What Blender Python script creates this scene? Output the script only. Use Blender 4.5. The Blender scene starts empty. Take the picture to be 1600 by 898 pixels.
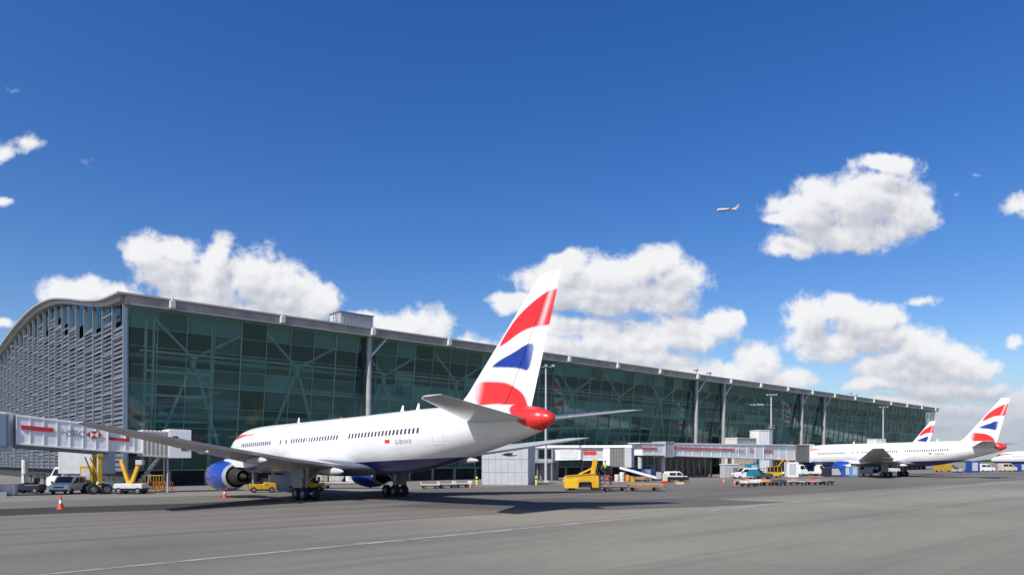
import bpy, bmesh, math, random
from mathutils import Vector, Matrix, noise
from mathutils.geometry import tessellate_polygon
random.seed(7)
scn = bpy.context.scene
COL = scn.collection
R = math.radians

# ---------------------------------------------------------------- camera
F, CAM_H, HOR = 1130.0, 3.43, 720.0          # focal length in photo pixels, eye height, horizon row of the photo
cam_d = bpy.data.cameras.new('camera')
cam = bpy.data.objects.new('camera', cam_d); COL.objects.link(cam)
cam_d.sensor_width = 36.0; cam_d.lens = F / 1600 * 36.0
cam_d.shift_y = (HOR - 449) / 1600.0
cam_d.clip_start = 0.2; cam_d.clip_end = 30000
cam.location = (0, 0, CAM_H); cam.rotation_euler = (R(90), 0, 0)
scn.camera = cam

# ---------------------------------------------------------------- sky, sun, exposure
SUN_EL = 46.0
SUN_H = Vector((-0.63, -0.776)).normalized()
SUN = Vector((SUN_H.x * math.cos(R(SUN_EL)), SUN_H.y * math.cos(R(SUN_EL)), math.sin(R(SUN_EL))))
sun_d = bpy.data.lights.new('sun', 'SUN'); sun_d.energy = 4.3; sun_d.angle = R(0.53); sun_d.color = (1.0, 0.955, 0.89)
sun = bpy.data.objects.new('sun', sun_d); COL.objects.link(sun)
sun.rotation_euler = (-SUN).to_track_quat('-Z', 'Y').to_euler(); sun.location = (0, 0, 200)

world = bpy.data.worlds.new('World'); scn.world = world; world.use_nodes = True
scn.view_settings.view_transform = 'Standard'; scn.view_settings.look = 'None'
scn.view_settings.exposure = 0.28; scn.view_settings.gamma = 1.0; scn.view_settings.use_curve_mapping = False
scn.cycles.use_denoising = True
scn.cycles.max_bounces = 8; scn.cycles.transparent_max_bounces = 16
scn.cycles.sample_clamp_indirect = 6.0

SKY_STRENGTH = 0.098
# cumulus, each a heap of puffs: direction (u = x/y, v = z/y) seen from the apron, given in photo pixels
CLOUDS = [
 (232,396,36,34),(268,388,36,24),(262,430,50,40),(333,398,26,32),(330,440,55,50),(388,428,56,44),(440,450,56,42),
 (498,470,34,36),(310,480,70,34),(420,500,90,34),(112,462,46,24),(170,470,60,22),(205,476,40,14),
 (640,515,44,38),(680,520,36,38),(600,510,36,22),(560,505,40,18),(745,545,36,28),(700,560,60,24),(620,550,70,20),
 (880,408,40,20),(850,432,62,30),(800,466,40,16),(960,428,90,36),(1020,418,50,32),(1062,452,46,36),(990,468,96,26),(900,458,70,26),
 (880,512,60,26),(950,530,84,36),(1010,520,60,34),(1070,516,66,28),(1128,502,36,22),(1152,497,18,12),(860,550,70,30),(1000,560,90,24),
 (1190,560,40,38),(1130,580,60,26),(1060,582,80,20),(1230,590,40,20),
 (1262,494,36,34),(1310,484,44,26),(1340,500,60,34),(1385,492,40,26),(1440,468,46,16,.55),(1290,534,66,26),(1380,534,66,28),
 (1440,548,50,34),(1490,566,50,34),(1530,574,34,22),(1410,580,80,24),(1370,606,60,12),(1480,604,80,18),
 (1545,612,46,14),(1590,624,40,16),(1420,632,70,16),(1500,648,90,30),(1590,660,60,30),
 (1380,262,44,18),(1300,302,56,30),(1262,330,52,36),(1350,316,76,44),(1420,332,48,38),(1330,366,100,26),(1238,384,46,18),(1222,346,26,9),
 (42,226,46,32,.56),(8,240,44,26,.55),(0,320,30,16,.62),(4,506,36,14,.58),(1600,322,34,34,.35),(1524,270,34,16,.8),(1598,534,30,16,.45),(120,258,50,26,.95),(30,140,90,30,1.08),(1500,300,60,40,1.0),
 (1780,520,90,60),(1860,560,120,50),(1950,480,80,40),(-160,420,90,50),(-250,460,120,50),(-420,380,100,40),
]

def build_world():
    nt = world.node_tree; nt.nodes.clear(); N = nt.nodes; Lk = nt.links
    def n(t, **k):
        x = N.new(t)
        for a, b in k.items(): setattr(x, a, b)
        return x
    def math_(op, a, b=None, c=None, clamp=False):
        x = n('ShaderNodeMath', operation=op, use_clamp=clamp)
        for i, v in enumerate((a, b, c)):
            if v is None: continue
            if isinstance(v, (int, float)): x.inputs[i].default_value = v
            else: Lk.new(v, x.inputs[i])
        return x.outputs[0]
    def vm(op, a, b=None, c=None, out=0):
        x = n('ShaderNodeVectorMath', operation=op)
        for i, v in enumerate((a, b, c)):
            if v is None: continue
            if isinstance(v, tuple): x.inputs[i].default_value = v
            else: Lk.new(v, x.inputs[i])
        return x.outputs[out]
    sky = n('ShaderNodeTexSky', sky_type='NISHITA', sun_disc=False)
    sky.sun_elevation = R(SUN_EL); sky.sun_rotation = math.atan2(SUN_H.x, SUN_H.y)
    sky.altitude = 0; sky.air_density = 1.0; sky.dust_density = 0.9; sky.ozone_density = 2.6
    co = n('ShaderNodeTexCoord').outputs['Generated']
    sp = n('ShaderNodeSeparateXYZ'); Lk.new(co, sp.inputs[0])
    yy = math_('MAXIMUM', sp.outputs['Y'], 0.05)
    cb = n('ShaderNodeCombineXYZ')
    Lk.new(math_('DIVIDE', sp.outputs['X'], yy), cb.inputs[0]); Lk.new(math_('DIVIDE', sp.outputs['Z'], yy), cb.inputs[1])
    uv = cb.outputs[0]
    def nz(vec, scale, detail, rough=0.55, seed=0.0):
        t = n('ShaderNodeTexNoise', noise_dimensions='3D'); t.inputs['Scale'].default_value = scale
        t.inputs['Detail'].default_value = detail; t.inputs['Roughness'].default_value = rough
        Lk.new(vm('ADD', vec, (seed, seed * 0.7, seed * 1.3)), t.inputs['Vector']); return t
    def field(p, det=1.0):
        w = nz(p, 9.0, 3.0, 0.5, 3.1)
        wv = vm('MULTIPLY', vm('SUBTRACT', w.outputs['Color'], (0.5, 0.5, 0.5)), (0.075, 0.05, 0.0))
        q = vm('ADD', p, wv)
        acc = None
        for (x, y, rx, ry, *wisp) in CLOUDS:
            u, v = (x - 800) / F, (HOR - y) / F
            a, b = F / rx, F / ry
            l = vm('LENGTH', vm('MULTIPLY_ADD', q, (a, b, 0.0), (-u * a, -v * b, 0.0)), out=1)
            if wisp: l = math_('ADD', l, wisp[0])
            acc = l if acc is None else math_('SMOOTH_MIN', acc, l, 0.35)
        base = math_('SUBTRACT', 1.12, acc)
        big = nz(p, 20.0, 10.0, 0.60, 9.7)
        bill = nz(p, 46.0, 4.0, 0.5, 2.2)                      # rounded billows
        bl = math_('SUBTRACT', 0.5, math_('ABSOLUTE', math_('SUBTRACT', bill.outputs['Fac'], 0.5)))
        amp = math_('ADD', math_('MULTIPLY', math_('SUBTRACT', big.outputs['Fac'], 0.5), 1.55 * det), math_('MULTIPLY', math_('SUBTRACT', bl, 0.42), 1.0 * det))
        return math_('ADD', math_('MINIMUM', base, 0.75), amp)
    d0 = field(uv)
    mr = n('ShaderNodeMapRange', interpolation_type='SMOOTHSTEP'); Lk.new(d0, mr.inputs[0])
    mr.inputs[1].default_value = -0.10; mr.inputs[2].default_value = 0.50
    alpha = math_('MULTIPLY', mr.outputs[0], 0.98)
    front = n('ShaderNodeMapRange'); Lk.new(sp.outputs['Y'], front.inputs[0]); front.inputs[1].default_value = 0.08; front.inputs[2].default_value = 0.2
    up = n('ShaderNodeMapRange'); Lk.new(sp.outputs['Z'], up.inputs[0]); up.inputs[1].default_value = -0.01; up.inputs[2].default_value = 0.03
    alpha = math_('MULTIPLY', math_('MULTIPLY', alpha, front.outputs[0]), up.outputs[0])
    # how much cloud stands between this point and the sun: the field a little and a good deal higher up, towards the light
    d1 = field(vm('ADD', uv, (-0.006, 0.010, 0.0)))
    d2 = field(vm('ADD', uv, (-0.012, 0.034, 0.0)), 0.55)
    thick = math_('ADD', math_('MULTIPLY', math_('MAXIMUM', d2, -0.2), 0.62), math_('MULTIPLY', math_('SUBTRACT', d1, d0), 0.55))
    sh = n('ShaderNodeMapRange', interpolation_type='SMOOTHSTEP'); Lk.new(thick, sh.inputs[0])
    sh.inputs[1].default_value = -0.15; sh.inputs[2].default_value = 0.85
    mix = n('ShaderNodeMix', data_type='RGBA'); Lk.new(sh.outputs[0], mix.inputs[0])
    mix.inputs[6].default_value = (7.7, 7.7, 7.8, 1); mix.inputs[7].default_value = (4.3, 4.5, 5.15, 1)
    hs = n('ShaderNodeHueSaturation'); hs.inputs['Saturation'].default_value = 1.38; hs.inputs['Value'].default_value = 1.14; hs.inputs['Hue'].default_value = 0.514; Lk.new(sky.outputs[0], hs.inputs['Color'])
    fin = n('ShaderNodeMix', data_type='RGBA'); Lk.new(alpha, fin.inputs[0]); Lk.new(hs.outputs[0], fin.inputs[6]); Lk.new(mix.outputs[2], fin.inputs[7])
    bank = n('ShaderNodeMapRange', interpolation_type='SMOOTHSTEP'); Lk.new(sp.outputs['Z'], bank.inputs[0])
    bank.inputs[1].default_value = 0.125; bank.inputs[2].default_value = 0.02
    bn = nz(co, 9.0, 5.0, 0.55, 4.4); bk = math_('MULTIPLY', bank.outputs[0], math_('ADD', math_('MULTIPLY', bn.outputs['Fac'], 0.9), 0.28, clamp=True), clamp=True)
    f2 = n('ShaderNodeMix', data_type='RGBA'); Lk.new(bk, f2.inputs[0]); Lk.new(fin.outputs[2], f2.inputs[6]); f2.inputs[7].default_value = (3.55, 3.95, 5.0, 1)
    fin = f2
    bg = n('ShaderNodeBackground'); bg.inputs[1].default_value = SKY_STRENGTH; Lk.new(fin.outputs[2], bg.inputs[0])
    out = n('ShaderNodeOutputWorld'); Lk.new(bg.outputs[0], out.inputs[0])
    world.cycles.sampling_method = 'MANUAL'; world.cycles.sample_map_resolution = 512
build_world()

# ---------------------------------------------------------------- frame of the apron
HEAD = Vector((-0.67133, 0.74116)); ALONG = Vector((0.74116, 0.67133))   # into the terminal / along its long face
HEAD_ANG = math.atan2(HEAD.y, HEAD.x); ALONG_ANG = math.atan2(ALONG.y, ALONG.x)
CORNER = Vector((-49.88, 93.79))
def at(x, y, Y):                      # a point Y metres in front of the camera seen at photo pixel x, y
    return Vector(((x - 800) / F * Y, Y, CAM_H + (HOR - y) / F * Y))
def gnd(x, y, z=0.0):
    return at(x, y, (CAM_H - z) * F / (y - HOR))
def sd(s, d, z=0.0):                  # s along the facade from its near corner, d metres out from the camera row towards the facade
    p = CORNER + ALONG * s + HEAD * (d - 103.0); return Vector((p.x, p.y, z))

# ---------------------------------------------------------------- materials
MATS = {}
def mat(name, color, rough=0.5, metal=0.0, var=0.0, vscale=3.0, bump=0.0, spec=None, coat=0.0):
    if name in MATS: return MATS[name]
    m = bpy.data.materials.new(name); m.use_nodes = True; nt = m.node_tree; b = nt.nodes['Principled BSDF']
    b.inputs['Base Color'].default_value = (*color, 1); b.inputs['Roughness'].default_value = rough; b.inputs['Metallic'].default_value = metal
    if spec is not None: b.inputs['Specular IOR Level'].default_value = spec
    if coat: b.inputs['Coat Weight'].default_value = coat; b.inputs['Coat Roughness'].default_value = 0.06
    if var or bump:
        tc = nt.nodes.new('ShaderNodeTexCoord'); t = nt.nodes.new('ShaderNodeTexNoise'); t.inputs['Scale'].default_value = vscale
        t.inputs['Detail'].default_value = 6; nt.links.new(tc.outputs['Object'], t.inputs['Vector'])
        if var:
            r = nt.nodes.new('ShaderNodeValToRGB'); r.color_ramp.elements[0].position = 0.3; r.color_ramp.elements[1].position = 0.72
            r.color_ramp.elements[0].color = (*[c * (1 - var) for c in color], 1); r.color_ramp.elements[1].color = (*[min(1, c * (1 + var)) for c in color], 1)
            nt.links.new(t.outputs['Fac'], r.inputs[0]); nt.links.new(r.outputs[0], b.inputs['Base Color'])
        if bump:
            bp = nt.nodes.new('ShaderNodeBump'); bp.inputs['Strength'].default_value = bump; bp.inputs['Distance'].default_value = 0.03
            nt.links.new(t.outputs['Fac'], bp.inputs['Height']); nt.links.new(bp.outputs[0], b.inputs['Normal'])
    MATS[name] = m; return m
WHITE = mat('white paint', (0.78, 0.78, 0.77), 0.35, var=0.05)
OFFWHITE = mat('worn white paint', (0.62, 0.62, 0.60), 0.5, var=0.12, vscale=1.5)
LGREY = mat('light grey panel', (0.46, 0.47, 0.48), 0.5, var=0.1, vscale=1.0)
MGREY = mat('mid grey metal', (0.24, 0.25, 0.26), 0.45, 0.3, var=0.15)
DGREY = mat('dark grey metal', (0.07, 0.072, 0.075), 0.5, var=0.2)
BLACK = mat('black', (0.015, 0.015, 0.016), 0.6)
RUBBER = mat('tyre rubber', (0.018, 0.018, 0.018), 0.85)
STEEL = mat('steel', (0.55, 0.56, 0.57), 0.28, 0.9)
ALU = mat('polished lip', (0.75, 0.75, 0.76), 0.2, 1.0)
YELLOW = mat('equipment yellow', (0.72, 0.40, 0.015), 0.4, var=0.15, vscale=2.0)
DYELLOW = mat('dirty yellow', (0.50, 0.30, 0.02), 0.55, var=0.3, vscale=2.0)
ORANGE = mat('orange paint', (0.72, 0.24, 0.02), 0.5, var=0.15)
RED = mat('red paint', (0.62, 0.035, 0.025), 0.4, var=0.06)
SIGNRED = mat('sign red', (0.50, 0.03, 0.03), 0.5)
BLUE = mat('blue paint', (0.02, 0.07, 0.32), 0.4, var=0.12)
TEAL = mat('teal paint', (0.01, 0.22, 0.30), 0.45, var=0.1)
GREEN = mat('green paint', (0.02, 0.17, 0.07), 0.5, var=0.15)
CREAM = mat('cream panel', (0.60, 0.55, 0.42), 0.6, var=0.12)
TAN = mat('tan deck', (0.36, 0.27, 0.18), 0.7, var=0.2)
GLASSD = mat('dark window', (0.012, 0.016, 0.02), 0.06, spec=0.6)
LAMPW = mat('headlamp', (0.8, 0.8, 0.78), 0.1)
SIGNGREY = mat('sign grey', (0.17, 0.17, 0.18), 0.6)

# ---------------------------------------------------------------- mesh building
class MB:
    def __init__(s): s.v = []; s.f = []; s.m = []
    def add(s, vs, fs, mi=0):
        o = len(s.v); s.v += [tuple(v) for v in vs]; s.f += [tuple(i + o for i in f) for f in fs]; s.m += [mi] * len(fs); return s
    def box(s, c, d, mi=0, rot=None, bev=0.0):
        x, y, z = d[0] / 2, d[1] / 2, d[2] / 2
        if bev <= 0:
            vs = [Vector(p) for p in ((-x,-y,-z),(x,-y,-z),(x,y,-z),(-x,y,-z),(-x,-y,z),(x,-y,z),(x,y,z),(-x,y,z))]
            fs = [(0,3,2,1),(4,5,6,7),(0,1,5,4),(1,2,6,5),(2,3,7,6),(3,0,4,7)]
        else:
            b = bmesh.new(); bmesh.ops.create_cube(b, size=1.0)
            for v in b.verts: v.co = Vector((v.co.x * d[0], v.co.y * d[1], v.co.z * d[2]))
            bmesh.ops.bevel(b, geom=b.edges[:], offset=bev, segments=2, affect='EDGES', profile=0.6)
            b.verts.index_update(); vs = [v.co.copy() for v in b.verts]; fs = [tuple(v.index for v in f.verts) for f in b.faces]; b.free()
        if rot is not None:
            Rm = rot if isinstance(rot, Matrix) else Matrix.Rotation(rot, 3, 'Z'); vs = [Rm @ v for v in vs]
        c = Vector(c); return s.add([v + c for v in vs], fs, mi)
    def bar(s, a, b, w, h=None, mi=0):            # square bar between two points
        a, b = Vector(a), Vector(b); d = b - a; L = d.length
        if L < 1e-6: return s
        q = d.to_track_quat('X', 'Z').to_matrix(); return s.box((a + b) / 2, (L, w, h or w), mi, q)
    def tube(s, a, b, r0, r1=None, n=12, mi=0, caps=True):
        a, b = Vector(a), Vector(b); r1 = r0 if r1 is None else r1
        q = (b - a).to_track_quat('Z', 'Y').to_matrix(); vs = []
        for p, r in ((a, r0), (b, r1)):
            for i in range(n):
                t = 2 * math.pi * i / n; vs.append(p + q @ Vector((r * math.cos(t), r * math.sin(t), 0)))
        fs = [(i, (i + 1) % n, n + (i + 1) % n, n + i) for i in range(n)]
        if caps: fs += [tuple(range(n - 1, -1, -1)), tuple(range(n, 2 * n))]
        return s.add(vs, fs, mi)
    def lathe(s, prof, n=24, mi=0, axis='Z', c=(0, 0, 0), caps=False):   # prof: (along axis, radius)
        vs = []; c = Vector(c)
        for (h, r) in prof:
            for i in range(n):
                t = 2 * math.pi * i / n; a, b = r * math.cos(t), r * math.sin(t)
                vs.append(c + Vector({'Z': (a, b, h), 'X': (h, a, b), 'Y': (a, h, b)}[axis]))
        fs = []
        for k in range(len(prof) - 1):
            for i in range(n):
                j = (i + 1) % n; q = (k * n + i, k * n + j, (k + 1) * n + j, (k + 1) * n + i)
                fs.append(q if axis != 'Y' else q[::-1])
        if caps: fs += [tuple(range(n - 1, -1, -1)), tuple(range((len(prof) - 1) * n, len(prof) * n))]
        return s.add(vs, fs, mi)
    def prism(s, poly, axis, a, b, mi=0):          # poly in the other two axes, extruded from a to b
        def P(p, h): return {'X': (h, p[0], p[1]), 'Y': (p[0], h, p[1]), 'Z': (p[0], p[1], h)}[axis]
        n = len(poly); vs = [P(p, a) for p in poly] + [P(p, b) for p in poly]
        fs = [tuple(range(n - 1, -1, -1)), tuple(range(n, 2 * n))] + [(i, (i + 1) % n, n + (i + 1) % n, n + i) for i in range(n)]
        return s.add(vs, fs, mi)
    def loft(s, rings, mi=0, caps=True):
        n = len(rings[0]); vs = [p for r in rings for p in r]; fs = []
        for k in range(len(rings) - 1):
            for i in range(n):
                j = (i + 1) % n; fs.append((k * n + i, k * n + j, (k + 1) * n + j, (k + 1) * n + i))
        if caps: fs += [tuple(range(n - 1, -1, -1)), tuple(range((len(rings) - 1) * n, len(rings) * n))]
        return s.add(vs, fs, mi)
    def quad(s, a, b, c, d, mi=0): return s.add([a, b, c, d], [(0, 1, 2, 3)], mi)
    def build(s, name, mats, parent=None, smooth=False, loc=None, rz=0.0, bevel=0.0, fix=True):
        me = bpy.data.meshes.new(name); me.from_pydata(s.v, [], s.f)
        for m in (mats if isinstance(mats, (list, tuple)) else [mats]): me.materials.append(m)
        me.polygons.foreach_set('material_index', s.m)
        if fix:
            b = bmesh.new(); b.from_mesh(me); bmesh.ops.recalc_face_normals(b, faces=b.faces); b.to_mesh(me); b.free()
        if smooth: me.polygons.foreach_set('use_smooth', [True] * len(me.polygons)); me.set_sharp_from_angle(angle=R(38 if smooth is True else smooth))
        o = bpy.data.objects.new(name, me); COL.objects.link(o)
        if parent is not None: o.parent = parent
        if loc is not None: o.location = loc
        if rz: o.rotation_euler.z = rz
        if bevel:
            md = o.modifiers.new('bevel', 'BEVEL'); md.width = bevel; md.segments = 2; md.limit_method = 'ANGLE'
        return o
def tag(o, label=None, cat=None, group=None, kind=None):
    if label: o['label'] = label
    if cat: o['category'] = cat
    if group: o['group'] = group
    if kind: o['kind'] = kind
    return o
def empty(name, loc, rz=0.0, label=None, cat=None, group=None):
    o = bpy.data.objects.new(name, None); COL.objects.link(o); o.location = loc; o.rotation_euler.z = rz; o.empty_display_size = 0.5
    return tag(o, label, cat, group)
KIDS = None
def copy_tree(o, parent=None, skip=()):
    c = o.copy(); COL.objects.link(c)
    if parent is not None: c.parent = parent
    for ch in [x for x in bpy.data.objects if x.parent == o]:
        if ch.name.split('.')[0] in skip: continue
        copy_tree(ch, c, skip)
    return c
def text(body, size, m, parent, loc, rot, name='lettering', ext=0.004, align='LEFT'):
    cu = bpy.data.curves.new(name, 'FONT'); cu.body = body; cu.size = size; cu.extrude = ext; cu.align_x = align
    t = bpy.data.objects.new(name, cu); COL.objects.link(t); bpy.context.view_layer.update()
    me = bpy.data.meshes.new_from_object(t.evaluated_get(bpy.context.evaluated_depsgraph_get()))
    COL.objects.unlink(t); bpy.data.objects.remove(t)
    me.materials.clear(); me.materials.append(m)
    o = bpy.data.objects.new(name, me); COL.objects.link(o); o.parent = parent; o.location = loc; o.rotation_euler = rot
    return o
def wheel(parent, x, y, z, r, w=0.22, name='wheel', rim=True):
    m = MB().lathe([(-w/2, r*0.55), (-w/2, r*0.9), (-w*0.32, r), (w*0.32, r), (w/2, r*0.9), (w/2, r*0.55)], 20, 0, 'Y', (x, y, z))
    m.lathe([(-w*0.42, 0.001), (-w*0.42, r*0.3), (-w*0.3, r*0.5), (-w*0.46, r*0.56), (w*0.46, r*0.56), (w*0.3, r*0.5), (w*0.42, r*0.3), (w*0.42, 0.001)], 16, 1, 'Y', (x, y, z))
    return m.build(name, [RUBBER, MGREY], parent, 30)

# ---------------------------------------------------------------- ground
def ground_mat(name, c0, c1, joint=None, streak=1.0, dark=(0.05, 0.048, 0.046), jointcol=(0.07, 0.068, 0.065), stain=0.5, aged=False):
    m = bpy.data.materials.new(name); m.use_nodes = True; nt = m.node_tree; N = nt.nodes; b = N['Principled BSDF']; Lk = nt.links
    tc = N.new('ShaderNodeTexCoord'); mp = N.new('ShaderNodeMapping'); mp.inputs['Rotation'].default_value = (0, 0, -ALONG_ANG)
    Lk.new(tc.outputs['Object'], mp.inputs[0])
    def nz(scale, detail, sx=1, sy=1, rough=0.6):
        q = N.new('ShaderNodeMapping'); q.inputs['Scale'].default_value = (sx, sy, 1); Lk.new(mp.outputs[0], q.inputs[0])
        t = N.new('ShaderNodeTexNoise'); t.inputs['Scale'].default_value = scale; t.inputs['Detail'].default_value = detail; t.inputs['Roughness'].default_value = rough
        Lk.new(q.outputs[0], t.inputs['Vector']); return t.outputs['Fac']
    def ramp(fac, p0, p1, a=(0, 0, 0), c=(1, 1, 1)):
        r = N.new('ShaderNodeValToRGB'); r.color_ramp.elements[0].position = p0; r.color_ramp.elements[1].position = p1
        r.color_ramp.elements[0].color = (*a, 1); r.color_ramp.elements[1].color = (*c, 1); Lk.new(fac, r.inputs[0]); return r.outputs[0]
    def mix(fac, a, c, mode='MIX'):
        x = N.new('ShaderNodeMix'); x.data_type = 'RGBA'; x.blend_type = mode
        for i, v in ((0, fac), (6, a), (7, c)):
            if isinstance(v, float): x.inputs[i].default_value = v
            elif isinstance(v, tuple): x.inputs[i].default_value = (*v, 1)
            else: Lk.new(v, x.inputs[i])
        return x.outputs[2]
    col = ramp(nz(0.035, 7, 0.35, 1.0), 0.36, 0.66, c0, c1)
    col = mix(ramp(nz(2.2, 8), 0.25, 0.8, (0.82,) * 3, (1.12,) * 3), col, (1.0, 1.0, 1.0), 'MULTIPLY') if False else mix(1.0, col, ramp(nz(2.2, 8), 0.25, 0.8, (0.84,) * 3, (1.0,) * 3), 'MULTIPLY')
    if aged:                                   # older, darker concrete towards the near end of the apron
        sx = N.new('ShaderNodeSeparateXYZ'); Lk.new(mp.outputs[0], sx.inputs[0])
        ad = N.new('ShaderNodeMath'); ad.operation = 'MULTIPLY_ADD'; Lk.new(nz(0.05, 5), ad.inputs[0]); ad.inputs[1].default_value = 40.0; Lk.new(sx.outputs['X'], ad.inputs[2])
        ar = N.new('ShaderNodeMapRange'); ar.interpolation_type = 'SMOOTHSTEP'; Lk.new(ad.outputs[0], ar.inputs[0]); ar.inputs[1].default_value = 22.0; ar.inputs[2].default_value = 52.0
        gr = ramp(ar.outputs[0], 0.0, 1.0, (0.66, 0.68, 0.72), (1.03, 1.03, 1.0)); col = mix(1.0, col, gr, 'MULTIPLY')
    # long rubber streaks left by traffic running along the stands, and oil patches
    if streak:
        col = mix(ramp(nz(0.5, 5, 0.03, 0.6), 0.50, 0.74, (0, 0, 0), (0.65 * streak,) * 3), col, dark)
        col = mix(ramp(nz(0.35, 4, 0.06, 1.6), 0.55, 0.74, (0, 0, 0), (0.45 * streak,) * 3), col, dark)
    col = mix(ramp(nz(0.22, 6, 0.7, 1.0, 0.7), 0.60, 0.78, (0, 0, 0), (stain,) * 3), col, dark)
    if joint:
        br = N.new('ShaderNodeTexBrick'); br.offset = 0.0; br.inputs['Scale'].default_value = 1.0; br.inputs['Brick Width'].default_value = joint; br.inputs['Row Height'].default_value = joint
        br.inputs['Mortar Size'].default_value = 0.022; br.inputs['Mortar Smooth'].default_value = 0.3
        br.inputs['Color1'].default_value = (0.9, 0.9, 0.9, 1); br.inputs['Color2'].default_value = (1, 1, 1, 1); br.inputs['Mortar'].default_value = (0, 0, 0, 1)
        Lk.new(mp.outputs[0], br.inputs['Vector'])
        col = mix(1.0, col, br.outputs['Color'], 'MULTIPLY') if False else col
        tint = N.new('ShaderNodeTexBrick'); tint.offset = 0.0; tint.inputs['Scale'].default_value = 1.0; tint.inputs['Brick Width'].default_value = joint; tint.inputs['Row Height'].default_value = joint
        tint.inputs['Mortar Size'].default_value = 0.0; tint.inputs['Color1'].default_value = (0.94, 0.94, 0.94, 1); tint.inputs['Color2'].default_value = (1.03, 1.03, 1.03, 1)
        Lk.new(mp.outputs[0], tint.inputs['Vector'])
        col = mix(1.0, col, tint.outputs['Color'], 'MULTIPLY')
        jf = N.new('ShaderNodeMath'); jf.operation = 'MULTIPLY'; jf.inputs[1].default_value = 0.5; Lk.new(br.outputs['Fac'], jf.inputs[0])
        col = mix(jf.outputs[0], col, jointcol)
    Lk.new(col, b.inputs['Base Color']); b.inputs['Roughness'].default_value = 0.85; b.inputs['Specular IOR Level'].default_value = 0.3
    bp = N.new('ShaderNodeBump'); bp.inputs['Strength'].default_value = 0.25; bp.inputs['Distance'].default_value = 0.02; Lk.new(nz(9.0, 6), bp.inputs['Height']); Lk.new(bp.outputs[0], b.inputs['Normal'])
    return m
CONC = ground_mat('apron concrete', (0.200, 0.186, 0.150), (0.310, 0.288, 0.226), 7.5, 1.0, (0.11, 0.102, 0.09), stain=0.5, aged=True)
ASPH = ground_mat('stand asphalt', (0.140, 0.127, 0.106), (0.215, 0.196, 0.164), None, 1.0, (0.06, 0.054, 0.05), stain=0.6)
STAND = ground_mat('stand concrete', (0.20, 0.187, 0.165), (0.27, 0.252, 0.22), 6.0, 0.9, (0.10, 0.095, 0.09), stain=0.5)
LINEM = mat('road paint', (0.31, 0.30, 0.27), 0.7, var=0.5, vscale=0.8)
LINEY = mat('yellow road paint', (0.42, 0.30, 0.06), 0.7, var=0.3, vscale=0.8)
def sheet(name, pts, z, m, kind='structure'):
    return tag(MB().add([(p[0], p[1], z) for p in pts], [tuple(range(len(pts)))]).build(name, m), kind=kind)
sheet('ground', [(-4000, -300), (6000, -300), (6000, 7000), (-4000, 7000)], 0.0, CONC)
# the darker lane between the light taxiway concrete and the stands
pA, pB = gnd(850, 822), gnd(1600, 750)
ld = (pB - pA).normalized()
P0 = pA - ld * 140; P1 = pA + ld * 900
sheet('asphalt_lane', [sd(-160, 36), sd(900, 33), sd(900, 74), sd(-160, 74)], 0.004, ASPH)
sheet('stand_pavement', [sd(-160, 74), sd(900, 74), sd(900, 190), sd(-160, 190)], 0.004, STAND)
def line(name, a, b, w, m, z=0.009, n=1):
    a, b = Vector((a[0], a[1], 0)), Vector((b[0], b[1], 0)); q = (b - a).normalized(); s = Vector((-q.y, q.x, 0)) * w / 2
    return sheet(name, [a - s, b - s, b + s, a + s], z, m)
line('painted_line', P0, P1, 0.34, LINEM)
line('painted_line', sd(-120, 72), sd(400, 72), 0.18, LINEM)
# a strip of fresh dark asphalt patched in along the stand, left of the nearest airliner
PATCH = ground_mat('patched asphalt', (0.035, 0.031, 0.029), (0.065, 0.058, 0.054), None, 0.6, (0.03, 0.028, 0.026), stain=0.3)
sheet('asphalt_or_shade_patch', [gnd(-200, 815), gnd(60, 803), gnd(300, 795), gnd(440, 783), gnd(440, 778.5), gnd(300, 786), gnd(60, 793), gnd(-200, 803)], 0.010, PATCH)
SHADE_PATCH = ground_mat('brown asphalt with painted shade', (0.100, 0.089, 0.077), (0.150, 0.134, 0.115), None, 0.8, (0.04, 0.035, 0.032), stain=0.4)
sheet('asphalt_or_shade_patch', [gnd(600, 791), gnd(760, 796), gnd(950, 796), gnd(1110, 791), gnd(1230, 784), gnd(1120, 780), gnd(900, 778.5), gnd(700, 782)], 0.010, SHADE_PATCH)  # brown asphalt darkened to carry the tail's shadow further, shade painted into the colour
rngm = random.Random(4)
for k in range(5):
    a_ = gnd(520 + k * 34, 850 - k * 1.2); line('painted_line', a_, a_ + ld * rngm.uniform(.5, 1.1), .16, LINEM, 0.011)

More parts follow.
